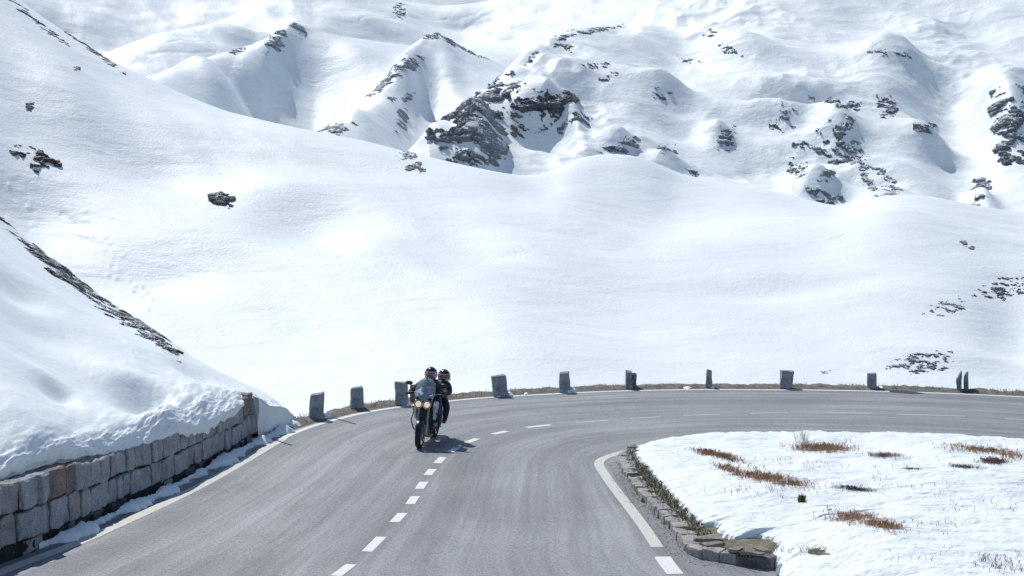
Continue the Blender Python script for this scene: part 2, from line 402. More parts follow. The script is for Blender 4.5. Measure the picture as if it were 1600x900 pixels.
add_bumps(2, [(620, 130, 26, 40, .8, -7), (640, 100, 10, 10, .3, 9), (700, 110, 20, 50, .4, 8), (670, 160, 40, 40, 0, -7), (560, 190, 34, 20, .6, 5)])
add_bumps(3, [(430, 90, 22, 26, .6, 12), (380, 130, 30, 34, .8, -13), (330, 120, 30, 30, .8, 9), (480, 120, 60, 50, 0, -9), (560, 90, 50, 26, 0, 8), (640, 90, 50, 20, 0, -7)])
add_bumps(4, [(270, 78, 90, 20, -.3, 10), (350, 60, 80, 16, -.6, 14), (730, 30, 50, 16, 0, -14), (580, 40, 80, 14, 0, 10)])

def groove(k, px, wpx, depth):
    q = [az_r_on(k, u, v) for u, v in px]; q.sort(); ga = np.array([p[0] for p in q]); gr = np.array([p[1] for p in q])
    GROOVES[k].append((ga, gr, max(4.0, abs(np.median([p[2] for p in q]))*wpx), depth))
for px in ([(172, 86), (230, 85), (302, 83), (340, 81)], [(190, 67), (260, 66), (330, 66)], [(722, 47), (748, 30), (775, 16), (800, 8)], [(715, 30), (745, 22), (772, 6)],
           [(728, 40), (765, 33), (800, 24)], [(800, 44), (850, 30), (905, 9)], [(860, 42), (920, 26), (975, 8)], [(560, 30), (640, 26), (700, 30)]):
    groove(4, px, .9, .8)
for px in ([(236, 116), (264, 109), (302, 92), (329, 80), (378, 71)], [(250, 116), (285, 104), (320, 88)]): groove(3, px, 1.0, .8)
rb = random.Random(8)
add_bumps(0, [(105+i*3.2+rb.uniform(-14, 14), 322+i*4.0+rb.uniform(-14, 14), rb.uniform(2.5, 5), rb.uniform(1.5, 3), 0, rb.choice([-.16, .10, .2])) for i in range(40)])
add_bumps(0, [(rb.uniform(0, 60), 270+rb.uniform(0, 90), rb.uniform(3, 6), rb.uniform(2, 3), 0, rb.choice([-.12, .15])) for i in range(20)])
AZ = np.r_[np.linspace(-.98, -.40, 60, endpoint=False), np.linspace(-.40, .40, 1180), np.linspace(.402, .98, 60)]
def build_layer(k, nrow, m, name):
    t = np.r_[np.linspace(0, TC, int(nrow*.82), endpoint=False), np.linspace(TC, 1, int(nrow*.18))]
    A, T = np.meshgrid(AZ, t); P = lay(k, A, T)
    o = from_np(name, P, gridq(len(t), len(AZ))[:, ::-1], m); tag(o, kind='structure'); return o
build_layer(0, 420, M.snow_mid, 'snow_slope')
build_layer(1, 540, M.snow_far, 'rocky_snow_mountain')
build_layer(2, 260, M.snow_far, 'snow_ridge')
build_layer(3, 260, M.snow_far, 'snow_peak')
build_layer(4, 170, M.snow_far, 'far_snow_slope')
build_layer(5, 110, M.snow_far, 'highest_snow_slope')
# ground beside the road, falling away behind the verge into the hidden valley
def near_ground():
    rows = []
    re = RE(AZ)
    kn = [(-99, -.05), (-6, -.05), (-1, -.045), (.55, -.03), (.9, .02), (1.4, -.05), (3, -.9), (8, -4.2), (20, -12), (45, -24)]
    for d, z in kn:
        r = np.full_like(re, 4.0) if d == -99 else re+d
        x, y = r*np.sin(AZ), r*np.cos(AZ)
        rows.append((r, z))
    r = Rd[0](AZ)
    R = [a for a, _ in rows]+[Rd[0](AZ)]; Z = [np.full_like(re, b) for _, b in rows]+[dipz(0, AZ)]
    VV = []
    for i in range(len(R)-1):
        n = 14
        for j in range(n):
            f = j/n; rr = R[i]+(R[i+1]-R[i])*f; z = Z[i]+(Z[i+1]-Z[i])*f
            x, y = rr*np.sin(AZ), rr*np.cos(AZ)
            d = rr-re
            z = z+sstep(.9, 3, d)*(.25*fbm(x/4, y/4, 3, .5, 90))*(1 if i < len(R)-2 else (1-f))
            VV.append(np.stack([x, y, z], -1))
    x, y = R[-1]*np.sin(AZ), R[-1]*np.cos(AZ); VV.append(np.stack([x, y, Z[-1]], -1))
    P = np.array(VV); o = from_np('ground', P, gridq(len(VV), len(AZ))[:, ::-1], M.snow_near); tag(o, kind='structure')
near_ground()
bm = bmesh.new()
for q in [(-60, -60), (60, -60), (60, 4.4), (-60, 4.4)]: bm.verts.new((q[0], q[1], -.06))
bm.faces.new(bm.verts); tag(bobj('snow_field', bm, M.snow_near), kind='structure')

# ------------------------------------------------------------------ rock breaking through snow
def outcrop(name, surf, du, dv, P0, D0, D1, blobs, amp, m, label, cat='rocks', group=None, seed=1, rough=1.0, res=150, stuff=False, thr=0.0, minfeat=None, up=.75, fs=.62):
    """surf(a, t) -> points; (du, dv) parameter windows; blobs: (u, v, half width, half height, turn in degrees)"""
    a = np.linspace(*du, res); t = np.linspace(*dv, res); A, T = np.meshgrid(a, t); P = surf(A, T)
    U, V_ = proj(P); mask = np.full(U.shape, -9.0)
    for (u, v, hw, hh, ang) in blobs:
        c, s = math.cos(math.radians(ang)), math.sin(math.radians(ang))
        x = (U-u)*c+(V_-v)*s; y = -(U-u)*s+(V_-v)*c
        mask = np.maximum(mask, 1-np.sqrt((x/hw)**2+(y/hh)**2))
    du_ = np.gradient(P, axis=1); dv_ = np.gradient(P, axis=0); n = np.cross(du_, dv_); n /= np.linalg.norm(n, axis=2)[..., None]+1e-9
    n[n[..., 2] < 0] *= -1
    n[..., 2] *= up; n /= np.linalg.norm(n, axis=2)[..., None]+1e-9
    sc = (minfeat or amp)*fs
    X = P[..., 0]*.8+P[..., 2]*.5; Y = P[..., 1]*.55+P[..., 2]*1.1
    f = ridged(X/sc/2.0+Y/sc/5, Y/sc/2.6-X/sc/6, 6, .70, seed)*.85+fbm(X/sc/5, Y/sc/5, 4, .65, seed+5)*1.0
    d = amp*(np.minimum(mask*.95, .34)+(f-.4)*1.6*rough-.20-thr)
    # faceted steps
    d = d+amp*.22*np.abs(perlin(X/sc*1.7, Y/sc*1.7, seed+9))
    Pd = P+n*(np.clip(d, -amp*.7, 0)+.62*amp*np.tanh(np.maximum(d, 0)/amp))[..., None]
    dd = np.where(mask > -.6, d, -9*amp)
    Q = gridq(res, res); keep = dd.reshape(-1)[Q].max(axis=1) > -amp*.12
    Q = Q[keep]
    if len(Q) < 4: print('OUTCROP EMPTY', label); return None
    V2, Q2 = compact(Pd.reshape(-1, 3), Q)
    o = from_np(name, V2, Q2, m, smooth=False)
    return tag(o, label, cat, group, 'stuff' if stuff else None)
def rock_on(k, blobs, amp, m, label, res=150, **kw):
    if k == 0: kw.setdefault('fs', .8)
    ext = lambda b: max(b[2], b[3])*1.25 if abs(b[4]) > 15 else b[2]*1.5
    exv = lambda b: max(b[2]*abs(math.sin(math.radians(b[4]))), b[3])*1.6
    u0 = min(b[0]-ext(b) for b in blobs); u1 = max(b[0]+ext(b) for b in blobs)
    v0 = min(b[1]-exv(b) for b in blobs); v1 = max(b[1]+exv(b) for b in blobs)
    a0 = float(az_te(u0, 300.)[0]); a1 = float(az_te(u1, 300.)[0])
    # parameter window whose coarse samples project into the box
    A, T = np.meshgrid(np.linspace(a0, a1, 24), np.linspace(0.02, TC*1.04, 500)); U, V_ = proj(lay(k, A, T))
    ok = (V_ > v0-3) & (V_ < v1+3); 
    if not ok.any(): print('NO WINDOW', label); return
    t0, t1 = T[ok].min(), T[ok].max(); pad = .01
    return outcrop('rock_outcrop', lambda a, t: lay(k, a, t), (a0, a1), (max(0, t0-pad), min(1, t1+pad)), 0, 0, 0, blobs, amp, m, label, res=res, **kw)

G1 = 'rocks showing through the big right hand mountain'
rock_on(1, [(728, 192, 44, 30, -48), (705, 222, 30, 18, -30), (745, 226, 30, 22, -20), (760, 165, 30, 20, -40), (772, 238, 12, 26, 10)], 3.6, M.rock_far,
        'large dark craggy cliff at the lower left foot of the big mountain', cat='cliff', group=G1, seed=3, res=330)
rock_on(1, [(838, 172, 30, 20, -25), (865, 158, 26, 9, -8), (822, 190, 20, 16, -30), (850, 184, 10, 14, 30)], 3.0, M.rock_red,
        'reddish brown cliff above the triangular snow chute', cat='cliff', group=G1, seed=8, res=260, thr=-.1)
rock_on(1, [(900, 182, 20, 7, 20), (885, 196, 12, 5, -40)], 1.6, M.rock_far, 'small rock rib just right of the snow chute', group=G1, thr=0.21, seed=12)
rock_on(1, [(955, 237, 30, 9, -18), (975, 222, 22, 5, -12)], 2.2, M.rock_far, 'flat dark rock nose below the open snowfield right of the cliff', group=G1, seed=14, thr=0.11)
rock_on(1, [(1050, 268, 26, 7, 8), (1030, 262, 20, 4, 0)], 1.6, M.rock_far, 'thin rock band on the rounded knoll above the bowl', group=G1, thr=0.21, seed=15)
rock_on(1, [(1044, 236, 12, 7, 0)], 1.5, M.rock_far, 'little rock tuft above the rounded knoll', group=G1, thr=0.21, seed=16)
rock_on(1, [(1134, 215, 12, 15, 25)], 1.8, M.rock_far, 'small upright crag with a snow runnel under it', group=G1, thr=0.21, seed=17)
rock_on(1, [(1310, 208, 22, 20, 20), (1290, 238, 36, 9, 12), (1325, 225, 12, 20, -30), (1310, 250, 14, 6, 0)], 2.0, M.rock_far,
        'broken grey cliff above the long scree fan', cat='cliff', group=G1, seed=18, res=260, thr=.24, minfeat=1.6)
rock_on(1, [(1225, 180, 18, 12, 30), (1215, 196, 10, 12, 0)], 1.7, M.rock_far, 'sparse rock ribs in the middle of the big mountain', group=G1, seed=19, thr=0.31)
rock_on(1, [(1312, 160, 26, 6, 12), (1280, 154, 16, 4, 5)], 1.5, M.rock_far, 'row of rocks under a wind lip high on the mountain', group=G1, thr=0.21, seed=20)
rock_on(1, [(1384, 165, 14, 12, 60)], 1.5, M.rock_far, 'small rock rib left of the rounded snow shoulder', group=G1, seed=21, thr=0.26)
rock_on(1, [(1447, 199, 15, 7, -12)], 1.7, M.rock_far, 'isolated rock cluster on the slope left of the right edge cliff', group=G1, seed=22, thr=0.11)
rock_on(1, [(1578, 172, 24, 26, 40), (1580, 205, 18, 26, 0), (1572, 237, 12, 14, 0), (1597, 230, 10, 20, 0)], 3.0, M.rock_far,
        'tall dark cliff cut by the right edge of the picture', cat='cliff', group=G1, seed=23, res=240)
rock_on(1, [(1278, 307, 26, 13, 12), (1288, 285, 9, 12, 30)], 2.2, M.rock_far, 'dark rock wedge where the bowl rim meets the mountain', group=G1, seed=24, thr=0.11, res=180)
rock_on(1, [(1530, 302, 9, 20, 10), (1532, 285, 14, 6, 20)], 1.9, M.rock_far, 'narrow dark rock rising behind the rim near the right edge', group=G1, thr=0.21, seed=25)
rock_on(1, [(1245, 262, 14, 10, 20)], 1.3, M.rock_far, 'faint rock patch uphill of the rim rock wedge', group=G1, seed=26, thr=0.31)
rock_on(1, [(1385, 82, 30, 4, 10)], 1.1, M.rock_far, 'thin rock edge under a wind lip near the top right', group=G1, thr=0.21, seed=27)
rock_on(1, [(1108, 52, 8, 5, 0)], .9, M.rock_far, 'tiny rock high on the mountain beside the skyline', group=G1, thr=0.21, seed=28)
rock_on(1, [(1035, 148, 12, 6, 15)], 1.0, M.rock_far, 'small rock on a snow hump above the open snowfield', group=G1, thr=0.21, seed=29)
rock_on(1, [(1077, 96, 12, 3, 5)], .9, M.rock_far, 'short rock streak below the summit snow of the mountain', group=G1, thr=0.21, seed=30)
rock_on(1, [(1140, 78, 16, 5, 20)], .9, M.rock_far, 'rock streak on the hump right of the summit snow', group=G1, seed=31, thr=0.26)
rock_on(1, [(932, 102, 16, 4, 5), (950, 122, 12, 4, -20)], 1.1, M.rock_far, 'two small rock flecks in the snow above the reddish cliff', group=G1, thr=0.21, seed=32)
rock_on(1, [(885, 73, 10, 5, 20), (880, 60, 14, 3, -40), (925, 48, 36, 2.5, -10)], 1.2, M.rock_far, 'thin rocks along the left skyline of the big mountain', group=G1, seed=33, thr=0.11, res=200)
rock_on(1, [(795, 140, 22, 6, -25), (780, 128, 20, 6, -35)], 1.3, M.rock_far, 'scattered rocks on the shoulder above the big cliff', group=G1, seed=34, thr=0.31, res=200)
rock_on(1, [(830, 90, 10, 3, -45), (825, 96, 6, 3, -30)], .9, M.rock_far, 'single rock on the left skyline above the shoulder', group=G1, thr=0.21, seed=35)
G2 = 'rocks along the far snow ridges'
rock_on(2, [(640, 100, 20, 8, -20), (620, 112, 14, 5, -50)], 2.0, M.rock_far, 'rocky knob halfway up the left edge of the pointed ridge', group=G2, seed=40, thr=0.04)
rock_on(2, [(572, 143, 46, 4.5, -28), (600, 132, 20, 4, -40)], 1.6, M.rock_far, 'long line of rocks down the left edge of the pointed ridge', group=G2, seed=41, thr=-0.01, res=220)
rock_on(2, [(672, 56, 16, 3, 0), (725, 74, 34, 3, 25)], 1.5, M.rock_far, 'rocks along the top of the pointed ridge', group=G2, seed=42, res=220, thr=0.04)
rock_on(2, [(627, 190, 8, 14, 10)], 2.0, M.rock_far, 'small crag on the shaded face of the ridge', group=G2, thr=.09, seed=43)
rock_on(2, [(522, 203, 26, 6, -8)], 1.8, M.rock_far, 'rocks at the lower left foot of the ridge', group=G2, thr=.09, seed=44, res=170)
rock_on(2, [(614, 155, 6, 3, 0), (638, 152, 9, 4, -20)], 1.6, M.rock_far, 'pair of small rocks in the middle of the ridge face', group=G2, seed=45, thr=-0.11)
rock_on(3, [(432, 66, 16, 9, -50), (428, 72, 10, 8, -50)], 2.6, M.rock_far, 'rock patch below the left side of the small far peak', group=G2, seed=46, res=170, thr=0.04)
rock_on(3, [(464, 42, 14, 5, 35)], 2.6, M.rock_far, 'rock cap on the small far peak', group=G2, seed=47, res=170, thr=-0.01)
rock_on(3, [(372, 80, 10, 3, -10)], 1.6, M.rock_far, 'faint rock fleck left of the small far peak', group=G2, thr=.09, seed=48)
rock_on(4, [(625, 18, 8, 8, 40)], 2.6, M.rock_far, 'faint rocks high on the farthest slope at the top', group=G2, seed=49)
G3 = 'rocks on the snow bowl'
rock_on(0, [(74, 252, 14, 14, 20), (88, 258, 6, 10, 0), (68, 262, 14, 8, 0)], 2.1, M.rock_brown, 'brown pointed rock high on the left slope, the right one of a pair', group=G3, seed=51, thr=-.12, rough=.95, up=.3)
rock_on(0, [(32, 238, 13, 9, 20), (44, 234, 9, 6, 0)], 1.7, M.rock_mid, 'dark rock at the left edge, the left one of a pair', group=G3, seed=52, thr=-.05, rough=1.0, up=.3)
rock_on(0, [(345, 308, 16, 9, 20), (356, 322, 10, 9, 50)], 1.9, M.rock_mid, 'lone dark rock in the middle of the left slope', group=G3, seed=53, thr=-.08, rough=1.0, up=.3)
rock_on(0, [(635, 242, 12, 4, 5), (630, 248, 6, 3, 0)], .6, M.rock_mid, 'flat dark rock just under the bowl rim above the others', group=G3, seed=54, thr=-.3, rough=.6)
rock_on(0, [(641, 261, 7, 4, 0)], .6, M.rock_mid, 'round dark stone, lowest left of the little rock group under the rim', group=G3, seed=55, thr=-.4, rough=.5)
rock_on(0, [(657, 262, 7, 5, 40)], .55, M.rock_mid, 'bent small rock, lowest right of the little rock group under the rim', group=G3, seed=56, thr=-.3, rough=.6)
rock_on(0, [(48, 166, 6, 5, 0)], .6, M.rock_mid, 'single dark stone near the upper left corner', group=G3, seed=57, thr=-.4, rough=.5)
rock_on(0, [(122, 107, 5, 3, 0)], .5, M.rock_mid, 'tiny stone on the left slope close to its skyline', group=G3, seed=58, thr=-.3, rough=.5)
rock_on(0, [(1445, 566, 34, 12, -6), (1430, 575, 30, 6, 0)], .34, M.rock_mid, 'patch of dark rocks low in the bowl above the last guard stones', group=G3, seed=60, thr=.20, res=260, minfeat=.35)
rock_on(0, [(1575, 452, 36, 12, -8), (1545, 460, 14, 6, 0)], .5, M.rock_mid, 'sparse rocks in the snow near the right edge', group=G3, seed=61, thr=.30, res=220, minfeat=.45)
rock_on(0, [(1506, 380, 5, 3, 30), (1518, 388, 4, 3, 0)], .5, M.rock_mid, 'two dark stones on the right snow hill', group=G3, seed=62, thr=-.3, rough=.5)
rock_on(0, [(1480, 480, 26, 9, -15)], .3, M.rock_mid, 'faint stones in the snow right of the bowl middle', group=G3, seed=63, thr=.3, res=180, minfeat=.4)
rock_on(0, [(1290, 580, 8, 3, 0)], .25, M.rock_mid, 'tiny stones in the snow behind the guard stones', group=G3, seed=64, thr=.0, minfeat=.3)
rock_on(0, [(40, 20, 60, 3, 38), (150, 83, 40, 2.5, 35)], .6, M.rock_mid, 'thin dark line of rocks along the skyline of the left slope', group=G3, seed=65, thr=.27, res=260)
# scree fan below the broken cliff
rock_on(1, [(1350, 265, 52, 10, 50), (1375, 280, 40, 10, 45)], .7, M.rock_far, 'fan of scree speckling the snow under the broken cliff', cat='scree', seed=70, thr=.25, res=300, stuff=True, minfeat=1.0)

# ------------------------------------------------------------------ road, verge, paint
INN_PX = [(1600, 700), (1450, 692), (1300, 689), (1200, 688), (1100, 693), (1040, 698), (1000, 704), (972, 712), (962, 724), (968, 734), (979, 752), (1001, 782), (1031, 813), (1057, 844), (1075, 868)]
INN = [(24, 13), (20.5, 22), (16, 28)]+[gp(*p) for p in INN_PX]+[(3.2, 19), (3.4, 14), (4, 6)]
IC, IS = chain(INN[::-1], .1)                      # from the camera side round to the far right
def strip(name, P, w0, w1, z, m, n=2, uvs=None):
    A_ = offs(P, w0); B_ = offs(P, w1); k = len(P)
    V = np.concatenate([np.c_[A_[:, :2], np.full(k, z)], np.c_[B_[:, :2], np.full(k, z)]]); i = np.arange(k-1)
    return from_np(name, V, np.stack([i, i+1, i+1+k, i+k], -1)[:, ::-1], m, smooth=False)
def road():
    o, _ = chain(OUT, .2); n = 500
    a = np.linspace(0, 1, n); oo = offs(o, .28)
    OP = np.stack([np.interp(a, np.linspace(0, 1, len(oo)), oo[:, k]) for k in (0, 1)], -1)
    # pair with the inner edge by shares of corner progress
    ii = offs(IC, -.9)[:, :2]
    key_o = [0, .22, .34, .45, .60, .78, 1]
    IP = np.zeros_like(OP); best = 0; fi = np.linspace(0, 1, len(IC))
    # nearest inner point, forced to move on
    idx = []
    for p in OP:
        d = np.hypot(IC[:, 0]-p[0], IC[:, 1]-p[1]); j = int(np.argmin(d)); best = max(best, j); idx.append(best)
    idx = np.convolve(np.pad(np.array(idx, float), 25, mode='edge'), np.ones(51)/51, 'valid')
    for k in (0, 1): IP[:, k] = np.interp(idx, np.arange(len(IC)), ii[:, k])
    nt_ = 24; V = []; UV = []
    s = np.r_[0, np.cumsum(np.hypot(*np.diff((OP+IP)/2, axis=0).T))]
    for j in range(nt_):
        t = j/(nt_-1); q = OP*(1-t)+IP*t; V.append(np.c_[q, np.zeros(n)]); UV.append(np.c_[s, np.full(n, t*8)])
    V = np.array(V); UV = np.array(UV).reshape(-1, 2)
    # cover the junction and everything under the island too
    r = from_np('road', V, gridq(nt_, n), M.asphalt, smooth=False, uv=UV); tag(r, kind='structure')
    me = bpy.data.meshes.new('road_junction')
    return r
road()
bm = bmesh.new()
for p in [(2.5, 21.5), (2.2, 3), (30, 3), (30, 21.5)]: bm.verts.new((p[0], p[1], -.006))
bm.faces.new(bm.verts); o = bobj('side_road', bm, M.asphalt); o.data.uv_layers.new(name='UVMap'); tag(o, kind='structure')
for f in o.data.polygons:
    for li in f.loop_indices:
        co = o.data.vertices[o.data.loops[li].vertex_index].co; o.data.uv_layers[0].data[li].uv = (co.y, co.x)

kx = int(np.argmin(np.hypot(*(OC-np.array(gp(440, 686))).T)))
tag(strip('road_edge_line', OC[:kx+1], -.14, .10, .004, M.paint_old), kind='structure'); tag(strip('road_edge_line', OC[kx:], -.08, .08, .004, M.paint), kind='structure')
inl_px = [(1027, 855), (1003, 819), (979, 787.5), (956, 757.5), (940, 734), (936, 724), (944, 716), (971, 707), (1005, 700), (1050, 694.5), (1110, 690), (1200, 686), (1400, 688)]
ILC, _ = chain([gp(*p) for p in inl_px], .1)
tag(strip('inner_road_edge_line', ILC, -.10, .10, .004, M.paint_old), kind='structure')
P2, _ = chain([gp(1035, 870), gp(1044, 883), gp(1055, 897)], .1); tag(strip('inner_road_edge_dash', P2, -.125, .125, .004, M.paint_dash), kind='structure')
dashes = [((525, 900), (549, 882)), ((573, 862), (596, 839)), ((616, 816), (629, 802)), ((640.5, 788), (649, 775.5)), ((655, 764), (662.5, 753)),
          ((668, 742.5), (676, 733)), ((683, 724), (692, 714.5)), ((703, 706.5), (714, 699.5)), ((729, 691.6), (746, 685.5)), ((770, 678.5), (792, 673.8)),
          ((823, 668), (860, 664)), ((900, 660.5), (950, 656.8)), ((985, 654), (1032, 651.2)), ((1068, 649.5), (1125, 647.6)), ((1172, 646), (1232, 645)),
          ((1296, 645), (1362, 646)), ((1402, 647.5), (1508, 650.5)), ((1570, 654.5), (1640, 658)), ((470, 945), (500, 920))]
for i, (a, b) in enumerate(dashes):
    p, q = gp(*a), gp(*b); P2, _ = chain([p, ((p[0]+q[0])/2, (p[1]+q[1])/2), q], .2)
    wd = .085 if i < 11 else .032
    o = strip('centre_line_dash', P2, -wd, wd, .004, M.paint_dash if i < 11 else M.paint_faint); tag(o, kind='structure')
# dark lines and a tar patch on the asphalt
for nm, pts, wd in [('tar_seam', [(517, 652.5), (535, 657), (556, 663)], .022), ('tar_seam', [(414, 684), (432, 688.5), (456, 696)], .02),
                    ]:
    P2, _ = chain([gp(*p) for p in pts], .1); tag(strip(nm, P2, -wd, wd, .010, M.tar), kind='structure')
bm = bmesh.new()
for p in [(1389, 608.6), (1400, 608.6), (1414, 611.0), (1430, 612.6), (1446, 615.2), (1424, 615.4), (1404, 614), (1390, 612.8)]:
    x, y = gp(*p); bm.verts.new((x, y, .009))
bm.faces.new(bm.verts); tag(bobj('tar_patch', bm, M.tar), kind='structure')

# verge: an uneven strip of earth and old grass outside the edge line
vs = [i for i in range(len(OC)) if OC[i, 1] > 31.5 and OC[i, 0] > -6]
VC, VSs = chain(OC[vs], .06)
def verge():
    prof = [(.14, -.02), (.20, .012), (.34, .035), (.55, .075), (.80, .06), (1.05, -.06), (1.3, -.25)]
    rows = []
    for j, (d, z) in enumerate(prof):
        A_ = offs(VC, d); nz = fbm(A_[:, 0]*2.1, A_[:, 1]*2.1+j, 4, .6, 77)
        A_ = offs(VC, 1)*0+offs(VC, d); dd = d+(.05*nz if j < 3 else 0)
        A_ = A_.copy(); rows.append(np.c_[A_[:, 0], A_[:, 1], z+nz*(.035 if j > 1 else 0)])
    P = np.array(rows); tag(from_np('grass_verge', P, gridq(len(prof), len(VC))[:, ::-1], M.earth), kind='structure')
verge()

def blades(name, pts, hgt, m, label, cat, group=None, kind=None, n=None, wid=.006, lean=.4, seed=0, z0=0.0, parent=None, fork=0):
    """pts: list of (x, y, z); one thin bent blade or twig on each"""
    rnd = random.Random(seed); V = []; Q = []
    for (x, y, z) in pts:
        h = hgt*rnd.uniform(.45, 1.1); a = rnd.uniform(0, 2*math.pi); b = rnd.uniform(0, 2*math.pi); ln = lean*h*rnd.uniform(.2, 1.2)
        stems = [(x, y, z-.01, h, a, ln)]
        for k in range(fork):
            f = rnd.uniform(.2, .6); stems.append((x+math.cos(a)*ln*f*f, y+math.sin(a)*ln*f*f, z+h*f, h*rnd.uniform(.3, .55), a+rnd.uniform(-2, 2), h*.35))
        for (sx, sy, sz, sh, sa, sl) in stems:
            px, py = math.cos(b)*wid, math.sin(b)*wid; i = len(V)
            for f, wf in ((0, 1), (.5, .8), (1, .25)):
                cx = sx+math.cos(sa)*sl*f*f; cy = sy+math.sin(sa)*sl*f*f; cz = sz+sh*f*(1-.15*f)
                V += [(cx-px*wf, cy-py*wf, cz), (cx+px*wf, cy+py*wf, cz)]
            Q += [(i, i+1, i+3, i+2), (i+2, i+3, i+5, i+4)]
    o = from_np(name, np.array(V), np.array(Q), m, smooth=False, parent=parent)
    if parent is None: tag(o, label, cat, group, kind)
    return o
rnd = random.Random(5); pts = []; VN = offs(VC, 1.0)-VC; DN = fbm(VC[:, 0]*.9, VC[:, 1]*.9, 3, .6, 55)
for i in range(4500):
    j = rnd.randrange(len(VC)-1); d = rnd.uniform(.3, 1.0); q = VC[j]+VN[j]*d; dens = DN[j]
    if dens > rnd.uniform(-.5, .4): pts.append((q[0]+rnd.uniform(-.05, .05), q[1]+rnd.uniform(-.05, .05), .04))
blades('dry_grass', pts, .09, M.straw, 'dry straw coloured grass fringe along the outer road edge', 'grass', kind='stuff', seed=3, wid=.008)

# ------------------------------------------------------------------ stones
def rough_box(bm, cx, cy, cz, sx, sy, sz, rot=0, tilt=0, seed=0, jit=.07, taper=0.0, cut=2, nz=.02, mi=0, topcut=0.0, bev=.16, lean=0.0):
    """an irregular hewn block, centred in plan, standing on cz"""
    r = random.Random(seed); b2 = bmesh.new(); bmesh.ops.create_cube(b2, size=1)
    bmesh.ops.bevel(b2, geom=b2.edges[:], offset=bev*min(.5, .5), segments=1, affect='EDGES') if bev else None
    bmesh.ops.subdivide_edges(b2, edges=b2.edges[:], cuts=cut, use_grid_fill=True)
    cs = {}
    for v in b2.verts:
        k = (v.co.x > 0, v.co.y > 0, v.co.z > 0)
        if k not in cs: cs[k] = Vector((r.uniform(-jit, jit), r.uniform(-jit, jit), r.uniform(-jit, jit)))
    o3 = Vector((r.uniform(0, 99), r.uniform(0, 99), r.uniform(0, 99)))
    R = Matrix.Rotation(rot, 4, 'Z') @ Matrix.Rotation(tilt, 4, 'Y')
    for v in b2.verts:
        fx, fy, fz = v.co.x+.5, v.co.y+.5, v.co.z+.5; d = Vector((0, 0, 0))
        for k, q in cs.items():
            wgt = (fx if k[0] else 1-fx)*(fy if k[1] else 1-fy)*(fz if k[2] else 1-fz); d += q*wgt
        p = v.co+d
        tp = 1-taper*fz
        p = Vector((p.x*sx*tp+lean*fz, p.y*sy*tp, (p.z+.5)*sz+topcut*sz*(fx-.5)*fz))
        n = mn.noise_vector(p*9+o3)*nz+mn.noise_vector(p*3.3+o3)*nz*1.4
        v.co = R @ (p+n)+Vector((cx, cy, cz))
    for f in b2.faces: f.material_index = mi
    me = bpy.data.meshes.new('t'); b2.to_mesh(me); b2.free(); bm.from_mesh(me); bpy.data.meshes.remove(me)

GS = 'guard stones along the outer road edge'
# column of centre, top row, bottom row, width in pixels, tilt, material, top cut, taper, label
guards = [(495, 615, 657, 20, 0, 'guard', .10, .0, 'square grey guard stone nearest the snow bank, dark line on the road before it'),
          (557, 606, 641, 21, 0, 'guard', .06, .05, 'second grey guard stone from the snow bank, standing in brown grass'),
          (627, 598, 634, 19, 0, 'guard', .0, .0, 'square grey guard stone beside the reddish timber post'),
          (782, 587, 620, 23, -6, 'guard', .0, .02, 'wide slanting guard stone, first to the right of the motorcycle'),
          (884, 583, 614.5, 18, -3, 'guard', .0, .25, 'round shouldered grey guard stone with a snow lump leaning on it'),
          (983, 581, 609, 11, 0, 'guard_dark', .0, .1, 'narrow round topped guard stone leaning against a darker block'),
          (1109, 579, 607, 11, 0, 'guard', .0, .35, 'slim pointed guard stone at the middle of the far road edge'),
          (1228, 580, 608, 16, 6, 'guard', .05, -.25, 'grey guard stone that widens towards its top'),
          (1365, 584, 609, 13, -4, 'guard', .0, .0, 'short blocky guard stone left of the tar patch'),
          (1500, 585.5, 613, 7.0, 0, 'guard_dark', .35, .0, 'narrow slanted top guard stone, left slab of the rightmost pair'),
          (1511.5, 584, 613, 5.0, 0, 'guard_dark', .1, .0, 'thin upright guard slab, right slab of the rightmost pair')]
for i, (u, vt, vb, wpx, tl, mk, tcut, tap, lab) in enumerate(guards):
    x, y = gp(u, vb); d = math.hypot(x, y); s = y/F*1.0; bm = bmesh.new()
    hh = (vb-vt)*s*1.02; ww = wpx*s
    j = int(np.argmin(np.hypot(OC[:, 0]-x, OC[:, 1]-y))); T = OC[min(j+1, len(OC)-1)]-OC[max(j-1, 0)]
    rough_box(bm, 0, 0, -.08, ww, max(.22, ww*.75), hh+.08, tilt=math.radians(tl), seed=200+i, jit=.05, taper=tap, cut=4, nz=.017, topcut=tcut, bev=.06)
    o = bobj('guard_stone', bm, getattr(M, mk)); o.location = (x, y+.12, 0); o.rotation_euler[2] = math.atan2(x, y)*-1+(.15 if i % 2 else -.1)
    tag(o, lab, 'guard stone', GS)
bm = bmesh.new(); x, y = gp(991, 608.5); rough_box(bm, 0, 0, -.08, .17, .22, .50, seed=301, jit=.08, taper=.1, cut=3, nz=.03)
o = bobj('stone_block', bm, M.guard_dark); o.location = (x, y+.2, 0); tag(o, 'dark rough block leaning behind the narrow round topped guard stone', 'stone')
bm = bmesh.new(); x, y = gp(646, 629); rough_box(bm, 0, 0, -.05, .18, .10, .52, seed=303, jit=.02, cut=3, nz=.004, bev=.05)
o = bobj('timber_post', bm, M.wood); o.location = (x, y+.05, 0); tag(o, 'short reddish brown timber post beside the third guard stone', 'post')

